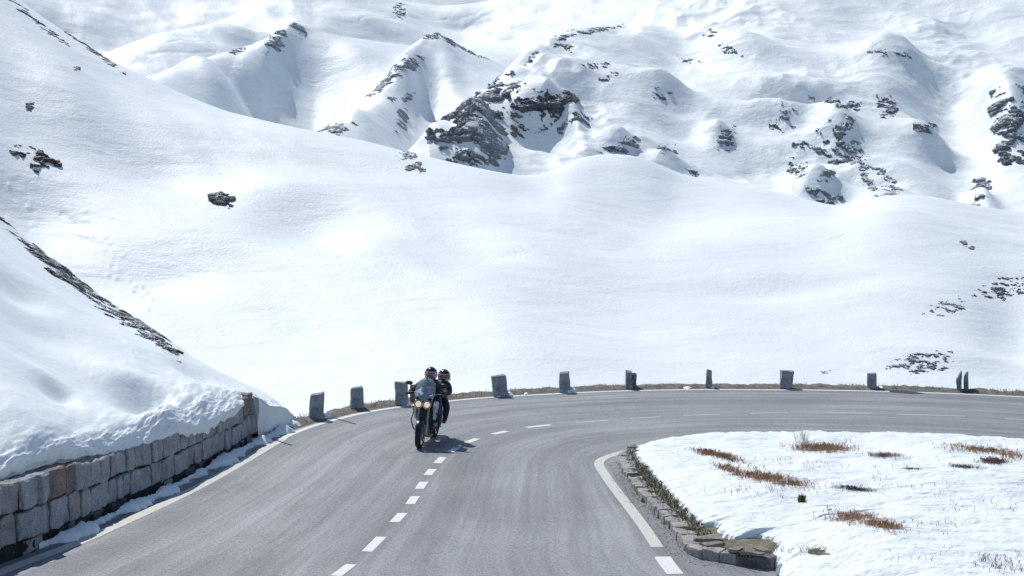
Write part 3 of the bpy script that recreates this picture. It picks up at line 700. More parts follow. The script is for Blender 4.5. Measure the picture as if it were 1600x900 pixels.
def lump(name, x, y, z, sx, sy, sz, m, label, cat, seed=0, group=None, nz=.25, flat=True):
    bm = bmesh.new(); bmesh.ops.create_icosphere(bm, subdivisions=4, radius=1); o3 = Vector((seed*3.7, seed*1.3, seed*9.1))
    for v in bm.verts:
        p = v.co.copy(); n = mn.noise(p*1.6+o3)*nz+mn.noise(p*4+o3)*nz*.4; p *= 1+n
        v.co = Vector((p.x*sx, p.y*sy, max(p.z, -.25)*sz))
    o = bobj(name, bm, m, smooth=True); o.location = (x, y, z); return tag(o, label, cat, group)
GSn = 'snow lumps left at the outer road edge'
for i, (u, v, wp, hp, lab) in enumerate([(509, 654, 14, 11, 'snow lump at the right foot of the guard stone nearest the bank'), (637, 633, 7, 5, 'small snow lump between the third guard stone and the timber post'),
      (795, 619, 11, 6, 'snow lump at the right foot of the wide slanting guard stone'), (822, 617, 6, 2.5, 'flat snow scrap on the verge right of the wide guard stone'),
      (893, 614, 14, 8, 'snow lump leaning on the round shouldered guard stone'), (1114, 607, 6, 4, 'small snow lump at the foot of the slim pointed guard stone'),
      (1074, 607.5, 12, 2.5, 'flat snow scrap on the verge left of the slim pointed guard stone'), (1377, 608, 6, 4, 'snow lump right of the short blocky guard stone'),
      (1518, 612.5, 9, 4, 'snow lump beside the rightmost guard slabs'), (779, 620, 7, 2, 'thin snow scrap in front of the wide slanting guard stone')]):
    x, y = gp(u, v); s = y/F; lump('snow_lump', x, y+.05, .01, wp*s*.55, .16, hp*s, M.snow_near, lab, 'snow lump', i+1, GSn)

def gravel():
    r = random.Random(31); V = []; Q = []
    def run(P, d0, d1, n, smin, smax):
        T = offs(P, 1.0)-P
        for _ in range(n):
            j = r.randrange(len(P)); d = d0+(d1-d0)*r.random()**2; q = P[j]+T[j]*d; s_ = smin+(smax-smin)*r.random()**3; i = len(V)
            for (a, b, c) in ((1, 0, 0), (0, 1, 0), (-1, 0, 0), (0, -1, 0), (0, 0, 1)):
                V.append((q[0]+s_*a*r.uniform(.6, 1.3), q[1]+s_*b*r.uniform(.6, 1.3), .003+s_*c*r.uniform(.5, 1)))
            for k in range(4): Q.append((i+k, i+(k+1) % 4, i+4))
    run(chain([gp(*p) for p in [(966, 722), (976, 752), (998, 782), (1028, 813), (1054, 844), (1073, 869), (1127, 883), (1190, 893)]], .05)[0], .02, -.24, 1500, .004, .017)
    run(OC[(OC[:, 1] > 20)], .02, -.35, 1500, .003, .011)
    tag(from_np('gravel', np.array(V), np.array(Q), M.granite2, smooth=False), 'loose grit along the kerb and the edges of the road', 'gravel', kind='stuff')
gravel()
# ------------------------------------------------------------------ retaining walls on the left
def wall(name, line, zt, label, seed, courses, depth=.45, red=None, end_x=None):
    """line: plan points of the foot; zt: height of the top; dressed blocks in courses set in front of a dark core, all one wall"""
    C, s = chain(line, .02); bm = bmesh.new(); r = random.Random(seed); Lw = s[-1]
    core = []
    for i in range(5, len(C)-5, 12):
        t = C[min(i+1, len(C)-1)]-C[max(i-1, 0)]; t = t/np.linalg.norm(t); nrm = np.array([-t[1], t[0]])     # away from the road
        core.append((C[i], nrm, np.interp(s[i], *zt)))
    rows = [[bm.verts.new((*(c+n*.07), -.06)), bm.verts.new((*(c+n*.10), h-.05)), bm.verts.new((*(c+n*depth), h-.05)), bm.verts.new((*(c+n*depth), -.06))] for c, n, h in core]
    for a, b in zip(rows, rows[1:]):
        for k in range(4): 
            f = bm.faces.new((a[k], b[k], b[(k+1) % 4], a[(k+1) % 4])); f.material_index = 0
    bm.faces.new(rows[0]).material_index = 0; bm.faces.new(rows[-1][::-1]).material_index = 0
    z = -.04
    for ci, (fr0, fr1, l0, l1) in enumerate(courses):
        p = -r.uniform(0, .2) if not red else -.001
        while p < Lw-.05:
            ln = r.uniform(l0, l1)
            if red and p < 0 and ci == 2: ln = .78
            a, b = max(p, 0), min(p+ln, Lw)
            if b-a < .1: p += ln; continue
            mid = (a+b)/2; i = min(len(C)-2, int(mid/.02)); t = C[min(i+6, len(C)-1)]-C[max(i-6, 0)]; t = t/np.linalg.norm(t); nrm = np.array([-t[1], t[0]])
            h = np.interp(mid, *zt); z0 = -.04+(h+.04)*fr0; z1 = -.04+(h+.04)*fr1; c = C[i]
            inset = .02+r.uniform(-.015, .03)+(.05 if ci == 0 else 0)
            dp = .34 if ci == len(courses)-1 else .22
            if b >= Lw-.02: dp = depth+.04; b = b+.05
            cc = c+nrm*(inset+dp/2); ang = math.atan2(t[1], t[0])
            mi = r.choices([1, 2, 4, 3], [.76, .20, .04, .0])[0]
            if ci == 0: mi = r.choice([4, 4, 2])
            if red and red(mid, ci): mi = 3
            gap = .022
            rough_box(bm, cc[0], cc[1], z0+.012, (b-a)-gap, dp, (z1-z0)-.028, rot=ang, seed=seed*1000+int(p*50)+ci*7919, jit=.045, cut=5, nz=.021, mi=mi, bev=.12)
            p += ln
    o = bobj(name, bm, [M.mortar, M.granite, M.granite2, M.granite_red, M.granite_dark]); return tag(o, label, 'wall')
WL = [gp(68, 852), gp(100, 838), gp(150, 813), gp(200, 788), gp(250, 767), gp(300, 742), gp(350, 716), gp(398, 688)]
C3 = [(0, .17, .2, .4), (.17, .58, .22, .46), (.58, 1.0, .18, .40)]
_, wls = chain(WL, .02); WLn = wls[-1]
wall('retaining_wall', WL, ([0, .5, 2, 4, 7, WLn-.9, WLn-.5, WLn], [1.18, 1.14, 1.02, .98, 1.0, .92, 1.04, 1.10]), 'long retaining wall of grey granite blocks curving under the snow bank', 11, C3,
     red=lambda s, c: (s < .95 and c == 2) or (s > WLn-.5 and c == 2))
NL = [(-8.25, 10), (-8.1, 14), (-7.95, 18), gp(0, 880), gp(40, 866), gp(72, 852)]
NL = [(p[0]+.06, p[1]) for p in NL]
_, nls = chain(NL, .02)
wall('retaining_wall', NL, ([0, nls[-1]], [1.16, 1.16]), 'near block of retaining wall standing forward at the left edge, with its flat top showing', 12, [(0, .22, .3, .5), (.22, .60, .34, .55), (.60, 1.0, .40, .62)], depth=.85)

# ------------------------------------------------------------------ snow bank above the wall
BW = np.array([(-8.25, 10, 1.1), (-8.05, 15, 1.1), (-7.85, 19, 1.1), (gp(0, 880)[0], gp(0, 880)[1], 1.1), (*gp(68, 852), 1.15), (*gp(150, 813), 1.0), (*gp(250, 767), .97), (*gp(350, 716), .95), (*gp(398, 688), .97),
               (-5.55, 32.0, .68), (-5.38, 32.8, .50), (-5.3, 33.6, .22), (-5.25, 34.0, .02)])
BC = np.array([(-23, 26, 12), (-22, 29, 11.2), (-20, 32, 9.8), (-18, 35, 8.3), (-16, 37, 6.9), (-13.8, 38, 4.87), (-11.4, 38, 2.96), (-10, 37.8, 2.05), (-8.86, 37.5, 1.29),
               (-8.07, 37, .97), (-7.2, 36.5, .6), (-6.5, 36, .28), (-5.6, 35.2, 0)])
SCOOP = []
kk = np.linspace(0, 1, len(BW))
def csp(A_, s):                                   # smooth curve through control rows
    n = len(A_)-1; x = np.clip(s*n, 0, n-1e-6); i = np.floor(x).astype(int); f = (x-i)[..., None]
    p0, p1, p2, p3 = A_[np.maximum(i-1, 0)], A_[i], A_[i+1], A_[np.minimum(i+2, n)]
    return .5*((2*p1)+(-p0+p2)*f+(2*p0-5*p1+4*p2-p3)*f*f+(-p0+3*p1-3*p2+p3)*f**3)
def bank(s, t):
    """s along the wall, t: -0.1..0 lip hanging on the wall, 0..1 up to the crest, 1..2 down behind"""
    W = csp(BW, s); Cr = csp(BC, s); D = Cr-W
    tt = np.clip(t, 0, 1); k = s*(len(BW)-1)
    P = W+D*tt[..., None]
    dist = np.hypot(D[..., 0], D[..., 1])*tt
    Wy = W[..., 1]; hasw = sstep(33.8, 32.6, Wy)
    # steep broken snow front, then the slope
    hf = np.interp(Wy, [10, 21, 24, 26, 28, 30, 31.3, 34], [.2, .2, .25, .42, .42, .22, .02, 0])
    Dl = np.hypot(D[..., 0], D[..., 1]); fade = sstep(.8, 4.2, Dl)
    hf = hf*(1+.3*np.exp(-np.maximum(dist, 0)/1.1)*fbm(Wy*.8, dist*.9, 3, .6, 12))
    z = P[..., 2]+hf*(1-np.exp(-np.maximum(dist, 0)/.42))*(1-sstep(.5, 1, tt))
    x, y = P[..., 0], P[..., 1]
    inn = sstep(0, .12, tt)*(1-.5*sstep(.85, 1, tt))
    z = z+inn*fade*(.17*fbm(x/4.2, y/5, 2, .45, 14)+.008*fbm(x*1.7, y*1.7, 3, .5, 15))
    cr = np.exp(-((dist-.30)/.40)**2)*hasw
    z = z+cr*(.3+.7*fade)*(.060*fbm(Wy*1.3, (dist+z)*1.8, 4, .55, 16)+.012*ridged(Wy*3.1, (z+dist)*3, 3, .5, 17))
    # two scoops with overhanging lips
    for (cx_, cy_, rx_, ry_, am) in SCOOP:
        z = z+am*np.exp(-((x-cx_)/rx_)**2-((y-cy_)/ry_)**2)
    out = np.zeros_like(z)
    # lip: outward over the wall between Y 25.5 and the wall end, drawn back nearer the camera
    lipo = np.interp(Wy, [19, 23.5, 25.2, 26.5, 30.4, 30.8, 31.3, 31.42, 32.2, 34], [-.50, -.40, -.16, .045, .05, -.32, -.34, .06, .12, .10])
    nrm = np.stack([-D[..., 0], -D[..., 1]], -1); nrm /= np.linalg.norm(nrm, axis=-1)[..., None]+1e-9
    pull = np.exp(-np.maximum(dist, 0)/.22)*(lipo+.06*fbm(Wy*2.5, dist*3, 3, .6, 19))
    x = x+nrm[..., 0]*pull; y = y+nrm[..., 1]*pull
    hang = np.interp(Wy, [19, 25, 26.4, 28, 30.9, 31.45, 31.8, 32.6, 34], [.02, .03, .10, .24, .12, .0, .5, .6, .2])*(1+.4*fbm(Wy*1.7, Wy*0, 4, .6, 18))
    tn = np.clip(-t/.1, 0, 1); foot = sstep(31.32, 31.5, Wy); hang = hang*(1-foot)+foot*(z+.06)
    z = np.where(t < 0, z-hang*tn, z); x = np.where(t < 0, x-nrm[..., 0]*.05*tn**2+nrm[..., 0]*.05*np.sin(tn*3.1), x)
    bk = np.clip(t-1, 0, 1); x = x-bk*3; y = y+bk*16; z = z-bk*16*(.3+.7*sstep(0, .5, bk))
    return np.stack([x, y, z], -1)
def bank_scoops(lst):
    A0, T0 = np.meshgrid(np.linspace(.15, 1, 500), np.linspace(.02, 1, 400)); P0 = bank(A0, T0); U0, V0 = proj(P0)
    return [(P0[k_][0], P0[k_][1], rx, ry, am) for (u, v, rx, ry, am) in lst for k_ in [np.unravel_index(int(np.argmin((U0-u)**2+(V0-v)**2)), U0.shape)]]
SCOOP += bank_scoops([(226, 628, .55, .8, -.42), (215, 604, .8, .5, .20), (258, 640, .35, .8, .22), (92, 612, .32, .6, -.26), (88, 600, .6, .5, .13), (305, 585, .5, .6, -.16), (22, 445, .6, 1.0, -.3),
                      (70, 520, 1.2, 1.2, -.25), (150, 560, 1.3, 1.6, .2), (40, 660, .9, 1.0, .18)])
ss = np.r_[np.linspace(0, .25, 60, endpoint=False), np.linspace(.25, 1, 900)]; tt = np.r_[np.linspace(-.1, 0, 14, endpoint=False), np.linspace(0, 1, 420)**1.35, 1+np.linspace(.01, 1, 40)]
A_, T_ = np.meshgrid(ss, tt); o = from_np('snow_bank', bank(A_, T_), gridq(len(tt), len(ss)), M.snow_near); tag(o, kind='structure')
# rocks on the bank crest
def bank_rock(blobs, amp, label, **kw):
    u0 = min(b[0]-max(b[2], b[3])*1.1 for b in blobs); u1 = max(b[0]+max(b[2], b[3])*1.1 for b in blobs)
    v0 = min(b[1]-b[2] for b in blobs); v1 = max(b[1]+b[2] for b in blobs)
    A_, T_ = np.meshgrid(np.linspace(.2, 1, 300), np.linspace(.02, 1.05, 200)); U, V_ = proj(bank(A_, T_))
    ok = (U > u0) & (U < u1) & (V_ > v0) & (V_ < v1)
    return outcrop('rock_outcrop', bank, (A_[ok].min(), A_[ok].max()), (T_[ok].min(), T_[ok].max()), 0, 0, 0, blobs, amp, M.rock_near, label, res=300, **kw)
GB = 'rocks on the crest of the left snow bank'
bank_rock([(92, 420, 34, 9, 38), (60, 398, 20, 5, 38)], .17, 'dark rock with a hollow under it high on the bank crest', group=GB, seed=80, thr=.02, up=.5)
bank_rock([(180, 482, 60, 10, 37), (150, 465, 40, 8, 40)], .13, 'broken rocks halfway down the bank crest', group=GB, seed=81, thr=.14, up=.5)
bank_rock([(240, 525, 42, 7, 40)], .11, 'low end of the rocks on the bank crest', group=GB, seed=82, thr=.12, up=.5)
bank_rock([(20, 358, 46, 5, 38)], .12, 'thin rocks on the bank crest at the left edge', group=GB, seed=83, thr=.14, up=.5)

# snow scraps between the wall and the edge line
def foot_snow():
    P, s = chain([gp(66, 857), gp(120, 836), gp(200, 798), gp(260, 771), gp(330, 733), gp(400, 695), gp(430, 681), gp(455, 665)], .03)
    rows = []; wv = .09+.20*fbm(s*.9, s*0, 4, .65, 31)+.10*sstep(s[-1]-3, s[-1], s); wv = np.clip(wv, .01, .5)
    wv *= sstep(0, .3, s)
    for j, f in enumerate([0, .12, .4, .75, 1]):
        A_ = offs(P, -wv[:, None].ravel().mean()*0); T = np.gradient(P, axis=0); T /= np.linalg.norm(T, axis=1)[:, None]
        nx, ny = T[:, 1], -T[:, 0]; d = (-.06+wv*1.6*f)+(.03*fbm(s*6, s*0+f*9, 3, .6, 34))
        hh = [.09, .10, .09, .05, -.02][j]*(.6+1.4*wv/.3)+.03*fbm(s*5, s*0+f*4, 3, .6, 36)*(j < 4)
        rows.append(np.c_[P[:, 0]+nx*d, P[:, 1]+ny*d, hh])
    o = from_np('snow_strip', np.array(rows), gridq(5, len(P))[:, ::-1], M.snow_near)
    tag(o, 'ragged strip of ploughed snow between the retaining wall and the road edge line', 'snow', kind='stuff')
foot_snow()
x, y = gp(356, 724); lump('snow_lump', x, y, .03, .10, .09, .09, M.snow_near, 'fist sized snow lump on the edge line below the wall', 'snow lump', 77)

# ------------------------------------------------------------------ the snowy island inside the bend
KP, KS = chain([gp(*p) for p in [(1060, 694), (1010, 700), (984, 708), (970, 718), (969, 731), (979, 752), (1001, 782), (1031, 813), (1057, 844), (1076, 867), (1100, 874), (1127, 879), (1171, 886), (1202, 890)]], .05)
def kerb():
    bm = bmesh.new(); r = random.Random(4); p = 0
    # bedding under all stones keeps them one kerb
    for i in range(0, len(KP)-4, 4):
        pass
    rows = []
    for i in range(0, len(KP), 4):
        t = KP[min(i+1, len(KP)-1)]-KP[max(i-1, 0)]; t = t/np.linalg.norm(t); n = np.array([-t[1], t[0]])
        rows.append([bm.verts.new((*(KP[i]+n*a), z)) for a, z in ((.04, -.03), (.05, .13), (.24, .14), (.25, -.03))])
    for a, b in zip(rows, rows[1:]):
        for k in range(4): bm.faces.new((a[k], b[k], b[(k+1) % 4], a[(k+1) % 4]))
    while p < KS[-1]-.12:
        ln = r.uniform(.16, .36); i = min(len(KP)-3, int((p+ln/2)/.05)); t = KP[i+2]-KP[max(0, i-2)]; t = t/np.linalg.norm(t); n = np.array([-t[1], t[0]]); c = KP[i]+n*(.13+r.uniform(-.015, .02))
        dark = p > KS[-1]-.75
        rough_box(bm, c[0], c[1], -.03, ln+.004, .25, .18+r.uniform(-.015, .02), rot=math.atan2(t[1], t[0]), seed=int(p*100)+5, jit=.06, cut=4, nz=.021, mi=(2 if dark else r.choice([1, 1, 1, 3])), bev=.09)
        p += ln
    return tag(bobj('stone_kerb', bm, [M.mortar, M.kerb, M.kerb_dark, M.granite2]), 'kerb of rough granite stones bending round the snowy island', 'kerb')
kerb()
# plan outline of the island, walked round a middle point
IB = [(26, 12), (21.5, 21), (16.4, 27.6), gp(1600, 699), gp(1450, 690.5), gp(1330, 688.2), gp(1210, 687), (4.9, 31.25), gp(1060, 694.5), gp(1012, 702), gp(993, 712)]
IN2 = [gp(*p) for p in [(994, 726), (1012, 746), (1038, 775), (1068, 808), (1093, 831), (1118, 833), (1124, 847), (1142, 856), (1176, 853), (1207, 857), (1216, 868), (1207, 882), (1217, 897), (1235, 930)]]
IB = IB+IN2+[(4.4, 15), (5, 9), (14, 6), (24, 6)]
CI = np.array([9.0, 24.5])
bp, _ = chain(IB+[IB[0]], .05)
th = np.unwrap(np.arctan2(bp[:, 1]-CI[1], bp[:, 0]-CI[0])); rr = np.hypot(bp[:, 0]-CI[0], bp[:, 1]-CI[1])
if th[-1] < th[0]: th = th[::-1]; rr = rr[::-1]
TH = np.r_[np.linspace(th[0], th[0]+2*math.pi, 2600)]
RI = np.interp(TH, th, rr)
def isl_z(x, y, e):
    z = .17+.09*sstep(0, .5, e)+.14*sstep(.3, 3, e)+.16*fbm(x/3.4, y/3.4, 3, .5, 51)*sstep(.1, 2, e)+.030*fbm(x*1.5, y*2.6, 4, .55, 52)*sstep(0, .4, e)
    return z
def island():
    fr = np.r_[0, .0004, .0012, .003, np.linspace(.006, 1, 420)**1.0]
    rag = .05*fbm(TH*30, TH*0, 4, .65, 54)+.03*fbm(TH*110, TH*0, 3, .6, 55)
    Rr = RI+rag
    P = []
    for f in fr:
        r_ = Rr*(1-f); x = CI[0]+r_*np.cos(TH); y = CI[1]+r_*np.sin(TH); e = Rr-r_
        z = isl_z(x, y, e)-.06+.06*sstep(0, .08, e)
        if f == 0: z = np.full_like(z, .02)
        P.append(np.stack([x, y, z], -1))
    return tag(from_np('snow_island', np.array(P), gridq(len(fr), len(TH))[:, ::1], M.snow_flat), kind='structure')
isl = island()
# moss and soil strip between kerb and snow
def moss():
    P, s = chain([gp(*p) for p in [(1000, 700), (984, 710), (976, 722), (981, 738), (992, 756), (1013, 784), (1043, 815), (1069, 845), (1090, 862), (1150, 874), (1210, 884)]], .05)
    rows = []
    for j, d in enumerate([.02, -.06, -.12, -.2, -.35, -.6, -1.0]):
        A_ = offs(P, -d); rows.append(np.c_[A_[:, 0], A_[:, 1], .125+.03*fbm(A_[:, 0]*4, A_[:, 1]*4, 4, .6, 58)])
    tag(from_np('moss_strip', np.array(rows), gridq(7, len(P)), M.moss), kind='structure')
    pts = []
    for i in range(2600):
        j = rnd.randrange(10, len(P)-30); d = rnd.uniform(.02, .42); q = offs(P[j-1:j+2], d)[1]; pts.append((q[0], q[1], .14))
    blades('old_grass', pts, .07, M.moss, 'short dull green grass behind the stone kerb', 'grass', kind='stuff', seed=9, wid=.008, lean=.8)
moss()
# flat slates where the snow has melted
slates = [(1106, 839, .40, .17, 'flat grey slate slab in the snow edge behind the kerb bend'), (1112, 849, .26, .10, 'thin slate just below the big grey slab'), (1150, 858, .26, .09, 'brownish slate at the melt patch, left one'),
          (1170, 855, .26, .08, 'brownish slate at the melt patch, upper middle one'), (1192, 858, .22, .09, 'brownish slate at the melt patch, right one'), (1175, 865, .30, .08, 'flat slate lowest in the melt patch')]
for i, (u, v, a, b, lab) in enumerate(slates):
    x, y = gp(u, v, .2); bm = bmesh.new(); rough_box(bm, 0, 0, 0, a*1.25, b*1.7, .05, seed=500+i, jit=.12, cut=2, nz=.012, bev=.1)
    o = bobj('slate_slab', bm, M.slate); o.location = (x, y, .155+.01*(i % 3)); o.rotation_euler = (.05*(i % 2), .06*((i*7) % 3-1), .5*i); tag(o, lab, 'slate', 'slates lying by the kerb')
GX, GY = np.linspace(0, 30, 420), np.linspace(5, 36, 440)
def _gh():
    X, Y = np.meshgrid(GX, GY); t = np.arctan2(Y-CI[1], X-CI[0]); t = (t-TH[0]) % (2*math.pi)+TH[0]
    return isl_z(X, Y, np.interp(t, TH, RI)-np.hypot(X-CI[0], Y-CI[1]))
GH = _gh()
def ground_at(x, y):
    i = min(max((x-GX[0])/(GX[1]-GX[0]), 0), 418.999); j = min(max((y-GY[0])/(GY[1]-GY[0]), 0), 438.999); a, b = int(i), int(j); i -= a; j -= b
    return float((GH[b, a]*(1-i)+GH[b, a+1]*i)*(1-j)+(GH[b+1, a]*(1-i)+GH[b+1, a+1]*i)*j)
def on_island(u, v):
    z = .3
    for _ in range(4): x, y = gp(u, v, z); z = ground_at(x, y)
    return x, y, z
def patch(blobs, n, hgt, m, label, seed, fork=3, wid=.0035):
    n = int(n*2.3); hgt *= .62; r = random.Random(seed); pts = []
    for (u, v, hw, hh, ang) in blobs:
        k = int(n*hw/sum(q_[2] for q_ in blobs))
        for _ in range(k):
            a, b = max(-1.5, min(1.5, r.gauss(0, .5)))*hw, max(-1.5, min(1.5, r.gauss(0, .5)))*hh; c, s = math.cos(math.radians(ang)), math.sin(math.radians(ang))
            pts.append(on_island(u+a*c-b*s, v+a*s+b*c))
    return blades('heath_patch', pts, hgt, m, label, 'heath', 'low heath patches on the snowy island', seed=seed, fork=fork, wid=wid, lean=1.3)
patch([(1285, 702, 44, 6, 2)], 520, .17, M.heath, 'brightest red brown heath patch at the far rim of the island', 21)
patch([(1383, 713, 26, 3.5, 2)], 150, .13, M.heath2, 'small dark red heath patch right of the brightest one', 22)
patch([(1105, 709, 24, 4, 8), (1135, 716, 26, 4.5, 14)], 330, .15, M.heath, 'long thin heath patch nearest the tip of the island', 23)
patch([(1185, 745, 36, 7, 8), (1225, 753, 44, 9, 10), (1140, 735, 24, 5, 15)], 620, .15, M.heath, 'largest rust brown heath patch in the middle of the island', 24)
patch([(1335, 811, 42, 9, 8), (1385, 824, 26, 7, 12)], 430, .15, M.heath, 'rust red heath patch nearest the camera', 25)
patch([(1530, 704, 50, 5, 4), (1580, 713, 24, 5, 8)], 380, .14, M.heath, 'wide brown heath patch at the far right rim', 26)
patch([(1553, 722, 20, 4, 2)], 260, .12, M.heath2, 'small dark heath patch just below the wide right one', 27)
patch([(1505, 730, 24, 2.5, 3)], 150, .08, M.twig, 'thin grey heath streak left below the wide right patch', 28)
patch([(1335, 764, 30, 4, 5)], 170, .10, M.twig, 'faint purple grey heath patch right of the middle one', 29)
patch([(1425, 733, 14, 1.5, 2)], 60, .06, M.twig, 'tiny grey heath streak between the rim patches and the middle', 30)
rr2 = random.Random(12); pts = []
for (u, v, hw, hh, n) in [(1195, 724, 60, 8, 60), (1180, 768, 50, 8, 60), (1450, 820, 60, 8, 30), (1500, 700, 30, 6, 50), (1400, 760, 90, 14, 40), (1560, 880, 36, 14, 50), (1530, 790, 60, 12, 30),
                          (1240, 860, 40, 4, 20), (1440, 850, 90, 14, 14), (1330, 735, 90, 5, 30), (1420, 875, 50, 8, 12), (1085, 770, 20, 3, 4), (1260, 725, 40, 3, 16)]:
    for _ in range(n):
        pts.append(on_island(u+rr2.uniform(-1, 1)*hw, v+rr2.uniform(-1, 1)*hh))
blades('dry_twigs', pts, .10, M.twig, 'scattered thin twigs sticking out of the island snow', 'twigs', kind='stuff', seed=41, fork=1, wid=.004, lean=.6)
# pale dead grass tuft on the rim
def tuft(name, u, v, n, hgt, m, label, cat, spread, seed, lean=.8, wid=.006, fork=0):
    x, y, z = on_island(u, v); r = random.Random(seed)
    pts = [(x+r.gauss(0, spread), y+r.gauss(0, spread), z-.01) for _ in range(n)]
    return blades(name, pts, hgt, m, label, cat, seed=seed, lean=lean, wid=wid, fork=fork)
tuft('grass_tuft', 1252, 690, 34, .36, M.palegrass, 'tall pale dead grass tuft standing on the far rim of the island', 'grass tuft', .06, 51, .75, .006)
tuft('grass_tuft', 1322, 692, 22, .20, M.twig, 'thin grey dead grass behind the brightest heath patch', 'grass tuft', .16, 52, .7, .003)
tuft('young_conifer', 1253, 783, 60, .14, M.needle, 'tiny dark green conifer shoot alone in the snow', 'seedling', .035, 53, .35, .012, 1)
# bare ground hole
def bare(u, v, a, b, ang, label, seed):
    x, y, z = on_island(u, v); bm = bmesh.new(); c = bm.verts.new((0, 0, .02)); ring = []
    for ring_i, (f, zz) in enumerate([(.5, .03), (.85, .02), (1.0, -.03)]):
        cur = []
        for k in range(40):
            t = k/40*2*math.pi; rr_ = 1+.35*mn.noise(Vector((math.cos(t)*1.7+seed, math.sin(t)*1.7, ring_i*.2))); X, Y = math.cos(t)*a*rr_*f, math.sin(t)*b*rr_*f
            cur.append(bm.verts.new((X*math.cos(ang)-Y*math.sin(ang), X*math.sin(ang)+Y*math.cos(ang), zz+.03*mn.noise(Vector((X*9, Y*9, seed))))))
        if ring:
            for k in range(40): bm.faces.new((ring[k], cur[k], cur[(k+1) % 40], ring[(k+1) % 40]))
        else:
            for k in range(40): bm.faces.new((c, cur[k], cur[(k+1) % 40]))
        ring = cur
    o = bobj('bare_ground', bm, M.moss, smooth=True); o.location = (x, y, z-.004); tag(o, kind='structure'); return x, y, z
x, y, z = bare(1282, 864, .30, .11, -.9, '', 3)
tuft('grass_tuft', 1280, 862, 120, .10, M.straw, 'flattened dry grass in the melt hole near the bottom of the island', 'grass tuft', .12, 54, 1.0, .006)
tuft('grass_tuft', 1172, 862, 150, .07, M.straw, 'flattened pale dry grass among the slates at the melt patch', 'grass tuft', .16, 57, 1.3, .006)
tuft('grass_tuft', 1560, 885, 60, .16, M.twig, 'dark twiggy stems in the bottom right corner of the snow', 'grass tuft', .22, 55, .8, .004, 2)

# ------------------------------------------------------------------ motorcycle with two riders
M.black = mat('black paint', (.012, .013, .018), .25); M.dark = mat('dark plastic', (.025, .027, .032), .5); M.tyre = mat('tyre rubber', (.018, .018, .02), .8)
M.chrome = mat('bright metal', (.75, .76, .78), .22, 1.0); M.steel = mat('dull metal', (.35, .36, .38), .4, .9); M.gold = mat('bronze metal', (.55, .38, .18), .35, .9)
M.silver = mat('silver lilac paint', (.55, .54, .62), .3, .1); M.screen = mat('tinted windscreen', (.62, .74, .84), .08)
pb(M.screen).inputs['Transmission Weight'].default_value = .75; pb(M.screen).inputs['Roughness'].default_value = .12; pb(M.screen).inputs['IOR'].default_value = 1.35
M.lamp = mat('lit headlight glass', (1, .9, .7), .2); pb(M.lamp).inputs['Emission Color'].default_value = (1, .80, .48, 1); pb(M.lamp).inputs['Emission Strength'].default_value = .38
M.amber = mat('amber lens', (.8, .3, .03), .3)
M.mirror = mat('mirror glass', (.7, .75, .8), .05, 1.0)
def cloth(name, a, b, sc=14, rough=.8):
    m = mat(name, a, rough); v = coords(m)
    L(m, ramp(m, noise(m, v, sc, 5, .6), [(.4, a), (.65, b)]).outputs[0], pb(m).inputs['Base Color'])
    L(m, bump(m, noise(m, v, sc*1.2, 5, .6), 1, .02), pb(m).inputs['Normal']); return m
M.jacket = cloth('black riding jacket', (.02, .023, .034), (.07, .078, .10)); M.jacket2 = cloth('dark plum riding jacket', (.028, .022, .04), (.085, .065, .095))
M.jeans = cloth('blue riding trousers', (.035, .06, .12), (.08, .12, .20)); M.trousers = cloth('black riding trousers', (.010, .010, .016), (.03, .03, .042))
M.glove = cloth('black gloves', (.012, .012, .014), (.04, .04, .05)); M.boot = cloth('black boots', (.010, .010, .012), (.03, .03, .034), 14, .4)
M.skin = mat('skin', (.55, .33, .27), .5); M.helmet = mat('dark green black helmet', (.012, .028, .026), .15); M.white = mat('white panel', (.75, .76, .78), .4)
M.visor = mat('pinkish visor', (.62, .30, .35), .12); pb(M.visor).inputs['Transmission Weight'].default_value = .35
M.hair = mat('brown hair', (.08, .05, .03), .6)

def tube(bm, pts, rad, seg=10, cap=True):
    P = [Vector(p) for p in pts]; R = rad if isinstance(rad, (list, tuple)) else [rad]*len(P); rings = []
    up = Vector((0, 0, 1))
    for i, p in enumerate(P):
        d = (P[min(i+1, len(P)-1)]-P[max(i-1, 0)]).normalized(); a = d.cross(up)
        if a.length < .1: a = d.cross(Vector((0, 1, 0)))
        a.normalize(); b = d.cross(a).normalized()
        rings.append([bm.verts.new(p+(a*math.cos(t)+b*math.sin(t))*R[i]) for t in [k*2*math.pi/seg for k in range(seg)]])
    for r0, r1 in zip(rings, rings[1:]):
        for k in range(seg): bm.faces.new((r0[k], r0[(k+1) % seg], r1[(k+1) % seg], r1[k]))
    if cap: bm.faces.new(rings[0][::-1]); bm.faces.new(rings[-1])
def lathe(bm, prof, axis='X', seg=40, at=(0, 0, 0), close=True):
    """prof: (offset along axis, radius) closed loop"""
    rings = []
    for k in range(seg):
        t = 2*math.pi*k/seg; c, s = math.cos(t), math.sin(t); ring = []
        for (o_, r) in prof:
            v = (o_, r*c, r*s) if axis == 'X' else ((r*c, o_, r*s) if axis == 'Y' else (r*c, r*s, o_))
            ring.append(bm.verts.new((v[0]+at[0], v[1]+at[1], v[2]+at[2])))
        rings.append(ring)
    n = len(prof)
    for k in range(seg):
        a, b = rings[k], rings[(k+1) % seg]
        for i in range(n if close else n-1): bm.faces.new((a[i], b[i], b[(i+1) % n], a[(i+1) % n]))
